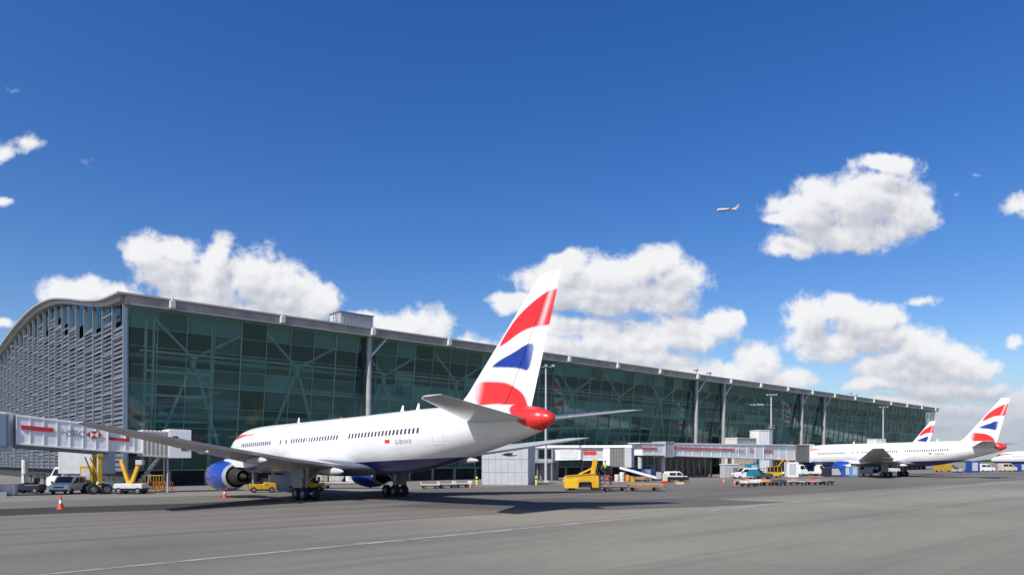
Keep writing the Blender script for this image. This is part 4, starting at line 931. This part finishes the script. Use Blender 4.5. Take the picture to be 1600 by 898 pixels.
def dolly(label, p, rz, L=3.2, W=1.6, m=MGREY, ends=ORANGE, rails=True, zd=.5, group='baggage dollies standing on the apron', name='baggage_dolly', cat='baggage dolly'):
    d = empty(name, (p.x, p.y, 0), rz, label, cat, group)
    MB().box((0, 0, zd), (L, W, .14), 0, None, .02).build('deck', m, d)
    f = MB(); f.bar((-L / 2, -W / 2 + .1, zd - .14), (L / 2, -W / 2 + .1, zd - .14), .1); f.bar((-L / 2, W / 2 - .1, zd - .14), (L / 2, W / 2 - .1, zd - .14), .1); f.build('frame', DGREY, d)
    MB().bar((L / 2, 0, zd - .15), (L / 2 + 1.0, 0, .2), .07).build('tow_bar', DGREY, d)
    if rails:
        for s_ in (-1, 1):
            r = MB(); r.box((s_ * (L / 2 - .04), 0, zd + .22), (.06, W, .3))
            r.build('end_rail', ends, d)
    for x in (-L * .33, L * .33):
        for y in (-1, 1): wheel(d, x, y * (W / 2 - .14), .2, .2, .13)
    return d
def barrier(label, p, rz, m=ORANGE, L=1.9, H=1.15, group='orange barrier frames under the jet bridge'):
    b = empty('barrier', (p.x, p.y, 0), rz, label, 'barrier', group)
    f = MB(); f.bar((-L / 2, 0, 0), (-L / 2, 0, H), .07); f.bar((L / 2, 0, 0), (L / 2, 0, H), .07); f.bar((-L / 2, 0, H), (L / 2, 0, H), .08); f.bar((-L / 2, 0, .35), (L / 2, 0, .35), .06)
    for k in range(7): f.bar((-L / 2 + (k + 1) * L / 8, 0, .35), (-L / 2 + (k + 1) * L / 8, 0, H), .05)
    f.build('frame', m, b)
    g = MB(); g.bar((-L / 2, -.4, .04), (-L / 2, .4, .04), .07); g.bar((L / 2, -.4, .04), (L / 2, .4, .04), .07); g.build('feet', DGREY, b); return b
def container(label, p, rz, d, m, z=0.0, cat='cargo container', name='cargo_container', group=None, slope=True):
    c_ = empty(name, (p.x, p.y, z), rz, label, cat, group); x, y, h = d[0] / 2, d[1] / 2, d[2]
    pr = [(-x, .1), (x * (.62 if slope else 1), .1), (x, h * .4), (x, h), (-x, h)]
    b = MB(); b.prism(pr, 'Y', -y, y); b.build('shell', m, c_, bevel=.03)
    MB().box((-.1 * x, -y - .02, h * .55), (d[0] * .62, .03, h * .72)).build('door_curtain', mat('curtain grey', (0.5, 0.5, 0.5), 0.6, var=0.1), c_)
    MB().box((0, 0, .05), (d[0] * .8, d[1] * .96, .1)).build('base_pallet', STEEL, c_); return c_
def tractor(label, p, rz, m=YELLOW, group=None, name='baggage_tractor', cat='baggage tractor', cabin=True):
    t = empty(name, (p.x, p.y, 0), rz, label, cat, group)
    b = MB(); b.prism([(-1.4, .35), (-1.4, .95), (.1, .95), (.2, 1.15), (1.3, 1.05), (1.45, .9), (1.45, .35)], 'Y', -.7, .7); b.build('body', m, t, bevel=.07)
    MB().box((-.5, 0, 1.1), (.5, 1.0, .25), 0, None, .05).box((-.75, 0, 1.4), (.14, 1.0, .5), 0, None, .04).build('seat', BLACK, t)
    if cabin:
        f = MB()
        for x in (-1.2, .15):
            for y in (-.6, .6): f.bar((x, y, .95), (x, y, 2.0), .07)
        f.box((-.5, 0, 2.03), (1.7, 1.4, .08), 0, None, .03); f.build('roof_frame', m, t)
    s = MB(); s.tube((.15, 0, 1.1), (-.05, 0, 1.45), .03); s.lathe([(-.02, .2), (.02, .2)], 16, 0, 'Z', (-.05, 0, 1.46)); s.build('steering_wheel', BLACK, t)
    for s_ in (-1, 1):
        MB().box((1.45, s_ * .48, .78), (.05, .2, .14)).build('headlight', LAMPW, t)
        for x in (-.9, .95): wheel(t, x, s_ * .62, .33, .33, .22)
    return t

def person(label, p, rz, z=0.0, top=GREEN, arm=0.0, cap=True):
    skin = mat('skin', (0.42, 0.24, 0.17), 0.6); tr = mat('dark trousers', (0.02, 0.022, 0.03), 0.8)
    o = empty('person', (p.x, p.y, z), rz, label, 'person')
    def sk(name, pts, edges, rad, m, sub=2, root=0):
        me = bpy.data.meshes.new(name); me.from_pydata(pts, edges, []); me.materials.append(m); b = bpy.data.objects.new(name, me); COL.objects.link(b); b.parent = o
        k = b.modifiers.new('skin', 'SKIN')
        if not me.skin_vertices: me.attributes.new('x', 'FLOAT', 'POINT')
        lay = me.skin_vertices[0].data if me.skin_vertices else None
        if lay is None:
            b.modifiers.remove(k); bm = bmesh.new(); bm.from_mesh(me); bm.verts.layers.skin.verify(); bm.to_mesh(me); bm.free(); k = b.modifiers.new('skin', 'SKIN'); lay = me.skin_vertices[0].data
        for i, r in enumerate(rad): lay[i].radius = (r, r) if not isinstance(r, tuple) else r; lay[i].use_root = (i == root)
        k.use_smooth_shade = True; s = b.modifiers.new('sub', 'SUBSURF'); s.levels = sub; s.render_levels = sub; return b
    # x forward, y left; pelvis first
    pts = [(0,0,.95),(0,0,1.12),(0,0,1.32),(0,0,1.46),(0.01,0,1.55),(.02,0,1.64),(.02,0,1.75)]; rad = [(.15,.11),(.135,.1),(.16,.11),(.11,.08),.055,.085,.07]; ed = [(i, i+1) for i in range(6)]
    for s_ in (1, -1):
        b0 = len(pts); pts += [(0, s_*.1, .9), (.02, s_*.11, .5), (-.02, s_*.11, .1), (.13, s_*.13, .04)]; rad += [.095, .065, .045, .04]; ed += [(0, b0), (b0, b0+1), (b0+1, b0+2), (b0+2, b0+3)]
        b0 = len(pts); e = Vector((.06 + arm * .12, s_*.27, 1.16 + arm * .05)); w = Vector((.16 + arm * .25, s_*.25, .93 + arm * .25)); h = w + Vector((.06, 0, -.07 + arm * .06))
        pts += [(0, s_*.2, 1.42), tuple(e), tuple(w), tuple(h)]; rad += [.06, .045, .032, .036]; ed += [(3, b0), (b0, b0+1), (b0+1, b0+2), (b0+2, b0+3)]
        for k in range(4):
            f0 = len(pts); q = h + Vector((.02, s_*(-.03 + .02 * k), -.03)); pts += [tuple(q), tuple(q + Vector((.02, 0, -.045 + .006 * abs(k - 1))))]; rad += [.010, .008]; ed += [(b0+3, f0), (f0, f0+1)]
        f0 = len(pts); q = h + Vector((.045, -s_*.03, .0)); pts += [tuple(q)]; rad += [.010]; ed += [(b0+3, f0)]
    sk('body', pts, ed, rad, skin)
    sk('jacket', [(0,0,.88),(0,0,1.12),(0,0,1.32),(0,0,1.45),(0,.2,1.43),tuple(Vector((.06 + arm*.12,.27,1.16 + arm*.05))),(0,-.2,1.43),tuple(Vector((.06 + arm*.12,-.27,1.16 + arm*.05)))], [(0,1),(1,2),(2,3),(3,4),(4,5),(3,6),(6,7)], [(.19,.14),(.165,.13),(.19,.14),(.12,.1),.085,.065,.085,.065], top)
    sk('trousers', [(0,0,.97),(0,.1,.88),(.02,.11,.5),(-.02,.11,.1),(0,-.1,.88),(.02,-.11,.5),(-.02,-.11,.1)], [(0,1),(1,2),(2,3),(0,4),(4,5),(5,6)], [(.17,.13),.115,.085,.07,.115,.085,.07], tr)
    MB().lathe([(1.70, .105), (1.76, .1), (1.82, .075), (1.85, .01)], 16, 0, 'Z', (.015, 0, 0)).box((.11, 0, 1.71), (.1, .14, .015)).build('cap', BLACK, o, True)
    f = MB()
    f.box((.105, 0, 1.655), (.03, .025, .04)); f.build('nose', skin, o)
    return o
V3 = lambda p, dx=0, dy=0: Vector((p.x + dx, p.y + dy, 0))
# --- below and around the left jet bridge
p = gnd(88, 772); van('small white van with a dark windscreen facing us under the left jet bridge', V3(p, 0, 2), R(-80), 4.6, 1.9, 1.85)
p = gnd(96, 766); lift_truck('catering truck with its grey box raised under the left jet bridge', V3(p, 0, 3.6), R(172), CAM_H - 21 * 82 / F, CAM_H + 19 * 82 / F, 7.2, LGREY, 5.6)
p = gnd(36, 771); tractor('dark blue baggage tractor in the shade at the picture edge, left of the white van', V3(p, 0, 1.0), R(185), mat('dark blue paint', (0.012, 0.018, 0.05), 0.45))
p = gnd(14, 774); container('cream and red box standing at the left edge of the picture', p, R(20), (1.3, 1.0, 1.15), CREAM, 0, 'equipment box', 'equipment_box', None, False)
p = gnd(24, 770); q = empty('steel_post', (p.x, p.y + 1.5, 0), 0, 'white post with a dark base near the left edge of the picture', 'post')
MB().tube((0, 0, 0), (0, 0, 3.6), .3, .3, 14).build('post', OFFWHITE, q, True); MB().box((0, 0, .5), (1.0, .9, 1.0), 0, None, .05).build('base', DGREY, q)
# a white service vehicle with a yellow folding arm
p = gnd(196, 772); q = empty('service_truck', (p.x, p.y + 1.2, 0), R(3), 'low white service truck with a yellow V shaped folding arm', 'service truck')
b = MB(); b.box((0, 0, .85), (2.9, 1.7, .5), 0, None, .06); b.build('body', OFFWHITE, q); MB().box((0, 0, .5), (2.7, 1.5, .3)).build('chassis', BLACK, q)
for s_ in (-1, 1):
    for x in (-.95, .95): wheel(q, x, s_ * .72, .36, .36, .28)
a = MB(); a.bar((-.9, -.3, 3.5), (-.15, -.3, 1.1), .34, .34); a.bar((.95, -.3, 3.35), (.12, -.3, 1.1), .34, .34); a.box((0, -.3, 1.2), (.6, .5, .35)); a.build('folding_arm', YELLOW, q, bevel=.03)
MB().box((1.0, -.3, 3.3), (.7, .6, .5), 0, None, .04).build('arm_head', LGREY, q)
MB().bar((1.35, .7, 1.1), (1.6, .7, 2.1), .1).build('marker_pole', WHITE, q)
for i, (x, y, rz, lab) in enumerate(((228, 769, 20, 'orange barrier frame nearest the white service truck'), (241, 768, -15, 'orange barrier frame in the middle of its row under the jet bridge cab'), (255, 769, 35, 'orange barrier frame nearest the airliner nose'))):
    barrier(lab, gnd(x, y), R(rz))
p = gnd(240, 764); b2 = barrier('taller dark yellow barrier frame behind the orange barrier frames', V3(p), R(5), DYELLOW, 2.6, 1.7)
p = gnd(133, 769); container('dirty yellow steel cabinet beside the drive wheels of the left jet bridge', V3(p, 0, .6), R(15), (1.3, 1.2, 2.9), DYELLOW, 0, 'equipment cabinet', 'equipment_cabinet', None, False)
cone('orange cone with a white sleeve on open concrete in front of the white van', gnd(95, 795), 1.15, 'traffic cones on the apron')
cone('orange cone on the ground below the blue engine', gnd(351, 777), 1.0, 'traffic cones on the apron')
# --- behind the wheels of the nearest airliner
p = gnd(410, 769); tractor('yellow and red baggage tractor parked behind the blue engine', V3(p), R(20), DYELLOW, None, 'baggage_tractor', 'baggage tractor', False)
p = gnd(415, 765); container('red topped freight box behind the yellow and red baggage tractor', V3(p, 0, 1.4), R(10), (2.0, 1.4, 1.5), mat('freight red', (0.35, 0.06, 0.03), 0.6, var=.2))
p = gnd(432, 768); container('white and grey cargo container left of the main wheels of the nearest airliner', V3(p, 0, 1), R(25), (2.2, 1.5, 1.9), LGREY)
p = gnd(452, 764); container('green cargo container behind the left main wheels of the nearest airliner', V3(p, 0, 1.2), R(5), (2.0, 1.6, 2.2), GREEN)
p = at(540, HOR, 90.0); lb = dolly('long white flatbed trailer between the two main wheel sets of the nearest airliner', V3(p, 0, 1.2), R(4), 8.0, 2.2, OFFWHITE, WHITE, False, .75, None, 'flatbed_trailer', 'trailer')
LB = V3(p, 0, 1.2); ca, sa = math.cos(R(4)), math.sin(R(4))
def onbed(dx, dy=0): return Vector((LB.x + dx * ca - dy * sa, LB.y + dx * sa + dy * ca, 0))
container('brown crate at the front of the white flatbed trailer', onbed(-3.1), R(4), (1.4, 1.3, 1.1), TAN, .825, 'crate', 'crate', None, False)
container('grey cargo container on the white flatbed trailer, second from its left end', onbed(-1.3), R(4), (1.8, 1.4, 1.5), LGREY, .825)
container('bright white cargo container in the middle of the white flatbed trailer', onbed(1.1), R(4), (2.5, 1.5, 1.5), WHITE, .825)
container('small steel box at the right end of the white flatbed trailer', onbed(3.2), R(4), (1.1, 1.2, 1.1), STEEL, .825, 'equipment box', 'equipment_box', None, False)
p = gnd(478, 768); tractor('yellow baggage tractor standing right behind the left main wheels', V3(p, .2, 1.8), R(185), YELLOW)
for i, (x, y, m, lab) in enumerate(((672, 763, CREAM, 'cream luggage heap dolly right of the right main wheels'), (698, 762, LGREY, 'grey dolly second to the right of the right main wheels'), (722, 761, OFFWHITE, 'pale dolly nearest the tall grey block'))):
    p = gnd(x, y); dolly(lab, V3(p), R(12 + 6 * i), 2.3, 1.5, m, m)
bollard('yellow bollard at the right foot of the tall grey block', gnd(838, 757), 1.3)
bollard('yellow bollard left of the tall grey block', gnd(745, 757), 1.2)
cone('small cone on the ground left of the tall grey block', gnd(735, 762), .9, 'traffic cones on the apron')
# --- the yellow tug with its driver
p = at(908, HOR, 85.5); TG = Vector((p.x, p.y, 0)); tug = empty('tow_tug', TG, R(180), 'yellow airport tug with an arched body and a raised mast', 'tow tug'); tug.scale = (1.05, 1.05, 1.05)
b = MB(); b.prism([(-1.9, .3), (-1.9, 1.6), (-1.1, 1.85), (1.7, 1.55), (1.95, 1.4), (1.95, .3), (.35, .3), (.3, .85), (.1, 1.0), (-.8, 1.0), (-1.1, .85), (-1.15, .3)], 'Y', -1.05, 1.05); b.build('body', YELLOW, tug, bevel=.06)
MB().box((.1, 0, 1.72), (3.4, 2.2, .1), 0, Matrix.Rotation(R(5), 3, 'Y')).build('deck_plate', DYELLOW, tug)
MB().bar((-1.25, -.7, 1.6), (-1.6, -.7, 3.45), .42, .36).bar((-1.25, .7, 1.6), (-1.6, .7, 3.45), .42, .36).bar((-1.57, -.7, 3.35), (-1.57, .7, 3.35), .3).bar((.2, -.7, 1.75), (-1.4, -.7, 2.5), .2).build('mast', YELLOW, tug, bevel=.04)
MB().box((-.4, 0, .62), (1.3, 1.6, .5)).build('axle_housing', BLACK, tug)
for s_ in (-1, 1):
    for x in (-1.5, 1.1): wheel(tug, x, s_ * .82, .42, .42, .34)
    MB().box((1.96, s_ * .75, 1.1), (.05, .26, .2)).build('headlight', LAMPW, tug)
    MB().box((1.15, s_ * 1.07, .78), (1.45, .06, 1.0)).build('side_panel', mat('lemon panel', (0.78, 0.50, 0.02), 0.4), tug)
pf = empty('access_platform', (TG.x + 2.9, TG.y + .3, 0), 0, 'dark brown access platform with a ladder behind the yellow tug, a worker standing on it', 'platform')
MB().box((0, 0, 1.62), (1.5, 1.5, .1)).build('deck', DGREY, pf)
f = MB()
for x in (-.65, .65):
    for y in (-.65, .65): f.bar((x, y, 0), (x, y, 2.6 if y > 0 else 1.6), .09)
f.bar((-.65, .65, 2.6), (.65, .65, 2.6), .07); f.bar((-.65, -.65, .5), (.65, .65, 1.5), .07); f.build('frame', mat('rust brown', (0.10, 0.055, 0.035), 0.7, var=.3), pf)
l_ = MB()
for k in range(6): l_.bar((-.25, -.8, .2 + k * .27), (.25, -.8, .2 + k * .27), .05)
l_.bar((-.25, -.8, 0), (-.25, -.75, 1.65), .05); l_.bar((.25, -.8, 0), (.25, -.75, 1.65), .05); l_.build('ladder', MGREY, pf)
person('worker in a lime green high visibility jacket on the platform behind the yellow tug', Vector((TG.x + 2.9, TG.y + .2, 0)), R(215), 1.67, mat('lime jacket', (0.35, 0.75, 0.06), 0.6), .7)
p = gnd(962, 767); dolly('low grey pallet dolly right behind the yellow tug', V3(p, 0, .8), R(2), 3.0, 2.0, mat('grey deck', (0.22, 0.20, 0.18), 0.7, var=.2), MGREY, False, .55)
p = gnd(1010, 767); dl = dolly('low tan pallet dolly with a rusty edge, farther from the yellow tug', V3(p, 0, .9), R(2), 3.9, 2.2, TAN, TAN, False, .78)
MB().box((0, -1.115, .62), (3.9, .04, .16)).build('rusty_edge', mat('rust edge', (0.42, 0.17, 0.04), 0.7, var=.3), dl)
# --- belt loader, van, barrels in front of the middle bridges
p = gnd(998, 752); q = empty('belt_loader', (p.x, p.y + 1, 0), R(178), 'white belt loader with a sloping conveyor in front of the middle jet bridges', 'belt loader')
b = MB(); b.bar((-3.1, .0, .62), (3.0, .0, 2.3), 1.1, .42); b.build('conveyor', WHITE, q, bevel=.05)
MB().bar((-3.0, .0, .875), (2.9, .0, 2.5), .7, .04).build('belt', BLACK, q)
MB().prism([(-2.2, .3), (-2.2, .8), (1.2, .8), (1.7, 1.2), (2.4, 1.0), (2.4, .3)], 'Y', -.85, .85).build('chassis', mat('loader base', (0.35, 0.20, 0.10), 0.6, var=.2), q, bevel=.05)
for s_ in (-1, 1):
    for x in (-1.5, 1.6): wheel(q, x, s_ * .75, .34, .34, .24)
p = at(1005, HOR, 131); container('blue cargo container behind the white belt loader', p, R(30), (3.4, 2.0, 2.1), BLUE)
p = at(1027, HOR, 126); container('dark blue cargo container between the belt loader and the black and white van', p, R(15), (1.6, 1.5, 1.7), mat('navy paint', (0.02, 0.03, 0.09), .5))
p = gnd(1059, 753); van('white topped van with a black lower body right of the belt loader', V3(p, 0, 1.2), R(8), 3.6, 1.8, 1.75, WHITE, None, 'van', 'van')
MB().box((0, 0, .62), (3.63, 1.83, .55), 0, None, .04).build('lower_body', BLACK, [o for o in COL.objects if o.name.startswith('van') and o.parent is None][-1])
p = gnd(1062, 757); container('small yellow box on the ground in front of the black and white van', p, R(4), (1.3, .5, .45), YELLOW, 0, 'equipment box', 'equipment_box', None, False)
for i, (x, y, m, lab, h) in enumerate(((950, 752, RED, 'red barrel right of the worker on the platform', 1.1), (964, 752, CREAM, 'cream barrel in the row beside the belt loader', 1.2), (972, 752, OFFWHITE, 'tall off white barrel in the row beside the belt loader', 1.6), (981, 752, ORANGE, 'orange barrel nearest the belt loader', 1.0), (989, 753, DYELLOW, 'dark yellow barrel below the conveyor of the belt loader', .9))):
    p = gnd(x, y); q = empty('barrel', (p.x, p.y, 0), 0, lab, 'barrel', 'barrels beside the belt loader')
    MB().lathe([(0, .38), (.03, .42), (h * .33, .41), (h * .36, .43), (h * .39, .41), (h * .66, .41), (h * .69, .43), (h * .72, .41), (h - .03, .42), (h, .38), (h, .01)], 18, 0).build('drum', m, q, True)
    MB().lathe([(h, .06), (h + .04, .06), (h + .04, .01)], 10, 0, 'Z', (.2, 0, 0)).build('bung', STEEL, q)
p = gnd(1039, 755); q = empty('barrier_post', (p.x, p.y, 0), 0, 'pale post with a red base left of the black and white van', 'post')
MB().box((0, 0, 1.0), (.7, .5, 1.2), 0, None, .05).build('post', CREAM, q); MB().box((0, 0, .2), (.9, .7, .4), 0, None, .05).build('base', RED, q)
# --- stand of the long bridge
p = gnd(1168, 748); van('white van with a teal rear body under the long white jet bridge', V3(p, 0, 1.3), R(188), 5.0, 2.0, 2.1, WHITE, TEAL, 'van', 'van')
p = gnd(1178, 747); container('teal freight box with a peaked top behind the teal van', V3(p, .6, 3.0), R(20), (2.2, 1.8, 2.9), TEAL, 0)
p = gnd(1196, 748); tractor('small dark tractor just right of the teal van', V3(p, 0, .5), R(10), DGREY)
p = gnd(1212, 746); q = empty('ground_power_unit', (p.x, p.y + .8, 0), R(10), 'yellow ground power unit with dark open sides and a slanted boom', 'power unit')
MB().box((0, 0, .75), (2.7, 1.5, .8), 0, None, .05).build('base', YELLOW, q)
f = MB()
for x in (-1.25, -.4, .4, 1.25):
    for y in (-.65, .65): f.bar((x, y, 1.1), (x, y, 2.3), .1)
f.box((0, 0, 2.32), (2.7, 1.5, .08)); f.build('frame', DYELLOW, q); MB().box((0, 0, 1.65), (2.3, 1.1, 1.0)).build('engine_block', BLACK, q)
MB().bar((.8, 0, 2.3), (2.4, 0, 4.1), .2).build('boom', DYELLOW, q)
for x in (-.9, .9):
    for s_ in (-1, 1): wheel(q, x, s_ * .7, .3, .3, .2)
p = gnd(1252, 744); van('white flatbed lorry with an empty deck under the cab of the long jet bridge', V3(p, 0, 5.0), R(12), 6.5, 2.2, 2.6, WHITE, None, 'lorry', 'lorry', True)
p = gnd(1276, 743); van('white lorry nearest the second parked airliner', V3(p, 0, 1.6), R(10), 4.6, 2.2, 2.6, WHITE, None, 'lorry', 'lorry', True)
p = gnd(1243, 746); container('white freight box on legs between the power unit and the white lorries', V3(p, 0, 2.2), R(0), (2.3, 1.8, 3.2), WHITE, 0, 'freight box', 'freight_box', None, False)
for i, (x, y, m, e, lab) in enumerate(((1161, 757, MGREY, mat('pink rail', (0.62, 0.25, 0.2), .5), 'baggage dolly with pink end rails, leftmost of the dolly row before the long bridge'),
        (1170, 760, TAN, OFFWHITE, 'tan decked baggage dolly with off white rails'), (1186, 758, LGREY, OFFWHITE, 'pale grey baggage dolly left of the orange railed one'), (1203, 758, MGREY, ORANGE, 'baggage dolly with orange rails and a dark grey deck'),
        (1217, 758, DGREY, DGREY, 'black baggage dolly in the middle of the dolly row'), (1236, 757, LGREY, mat('coral rail', (0.50, 0.22, 0.17), .5), 'baggage dolly with coral rails'), (1256, 757, LGREY, MGREY, 'grey railed baggage dolly between the coral and the scarlet railed ones'),
        (1274, 757, LGREY, mat('scarlet rail', (0.52, 0.13, 0.05), .5), 'baggage dolly with scarlet rails'), (1291, 757, DGREY, MGREY, 'dark baggage dolly at the right end of the dolly row'))):
    p = gnd(x, y); dolly(lab, V3(p), R(20 + (i * 37) % 25), 1.9, 1.4, m, e, True, .5)
cone('cone in front of the long jet bridge, left of the dolly row', gnd(1131, 754), .9, 'traffic cones on the apron')
cone('cone right beside the leftmost dolly with pink rails', gnd(1148, 757), .9, 'traffic cones on the apron')
# --- around the second parked airliner
p = at(1308, HOR, 160); container('black topped freight box under the nose of the second parked airliner', p, R(12), (6.0, 2.4, 2.0), mat('dark navy', (0.02, 0.02, 0.035), .6))
for i, (x, Y, m, lab) in enumerate(((1322, 158, BLUE, 'royal blue cargo container beside the black topped freight box'), (1333, 157, mat('light blue', (0.10, 0.25, 0.55), .5), 'light blue cargo container right of the royal blue one'))):
    container(lab, at(x, HOR, Y), R(5), (1.6, 1.6, 2.3), m, 0, 'cargo container', 'cargo_container')
p = gnd(1340, 744); person('worker in a yellow high visibility jacket in front of the blue cargo containers', V3(p), R(200), 0, mat('yellow jacket', (0.70, 0.68, 0.10), .6))
p = gnd(1327, 744); dolly('brown dolly on the ground before the blue cargo containers', V3(p), R(20), 1.8, 1.4, TAN, TAN)
p = gnd(1356, 743); van('white van under the front of the wing of the second parked airliner', V3(p, 0, 2), R(95), 4.6, 2.0, 2.4, WHITE, None, 'van', 'van')
p = gnd(1379, 742); van('grey van in the shade below the wing of the second parked airliner', V3(p, 0, 1.5), R(-80), 4.6, 2.1, 2.6, MGREY, None, 'van', 'van')
p = gnd(1434, 739); van('white van beyond the wheels of the second parked airliner', V3(p, 0, 14), R(10), 4.8, 2.0, 2.2, OFFWHITE, None, 'van', 'van')
p = gnd(1474, 737); q = van('olive yellow box lorry below the rear body of the second parked airliner', V3(p, 0, -1), R(8), 6.6, 2.3, 2.4, DYELLOW, None, 'box lorry', 'box_lorry', True)
MB().box((-1.0, 0, 1.65), (4.2, 2.3, 1.5), 0, None, .04).build('cargo_box', DYELLOW, q)
p = gnd(1497, 738); tractor('grey baggage tractor right of the olive yellow box lorry', V3(p), R(10), LGREY)
p = gnd(1508, 737); dolly('dark dolly between the grey tractor and the tall blue container', V3(p), R(20), 2.2, 1.5, DGREY, DGREY)
p = at(1520, HOR, 215); container('tall blue cargo container under the tail of the second parked airliner', p, R(5), (2.8, 2.2, 3.3), BLUE, 0, 'cargo container', 'cargo_container', None, False)
p = at(1540, HOR, 235); van('white van beyond the tall blue container', p, R(5), 5.2, 2.1, 2.5, WHITE, None, 'van', 'van')
p = at(1574, HOR, 240); van('cream van below the nose of the farthest parked airliner', p, R(5), 5.4, 2.1, 2.7, CREAM, None, 'van', 'van')
p = at(1597, HOR, 240); container('blue freight container at the right edge of the picture', p, R(5), (3.2, 2.4, 2.6), BLUE, 0, 'freight container', 'freight_container', None, False)

# ---------------------------------------------------------------- far rim of the airfield
rng = random.Random(3); m = MB()
TREEM = mat('far treeline', (0.035, 0.05, 0.03), 0.9, var=0.5, vscale=0.02)
x = -900.0
rows = []
pts = []
for i in range(260):
    a = R(-40 + i * 0.5); r_ = 2600
    h = 9 + 7 * noise.noise(Vector((i * .21, 0, 0))) + 3 * noise.noise(Vector((i * 1.3, 5, 0)))
    c_ = Vector((math.sin(a) * r_, math.cos(a) * r_, 0)); d_ = Vector((math.sin(a), math.cos(a), 0)) * 60
    rows.append([tuple(c_), tuple(c_ + Vector((0, 0, h))), tuple(c_ + d_ + Vector((0, 0, h * 1.1))), tuple(c_ + d_)])
tag(m.loft(rows).build('treeline', TREEM), 'low dark line of trees along the far edge of the airfield', 'trees', None, 'stuff')
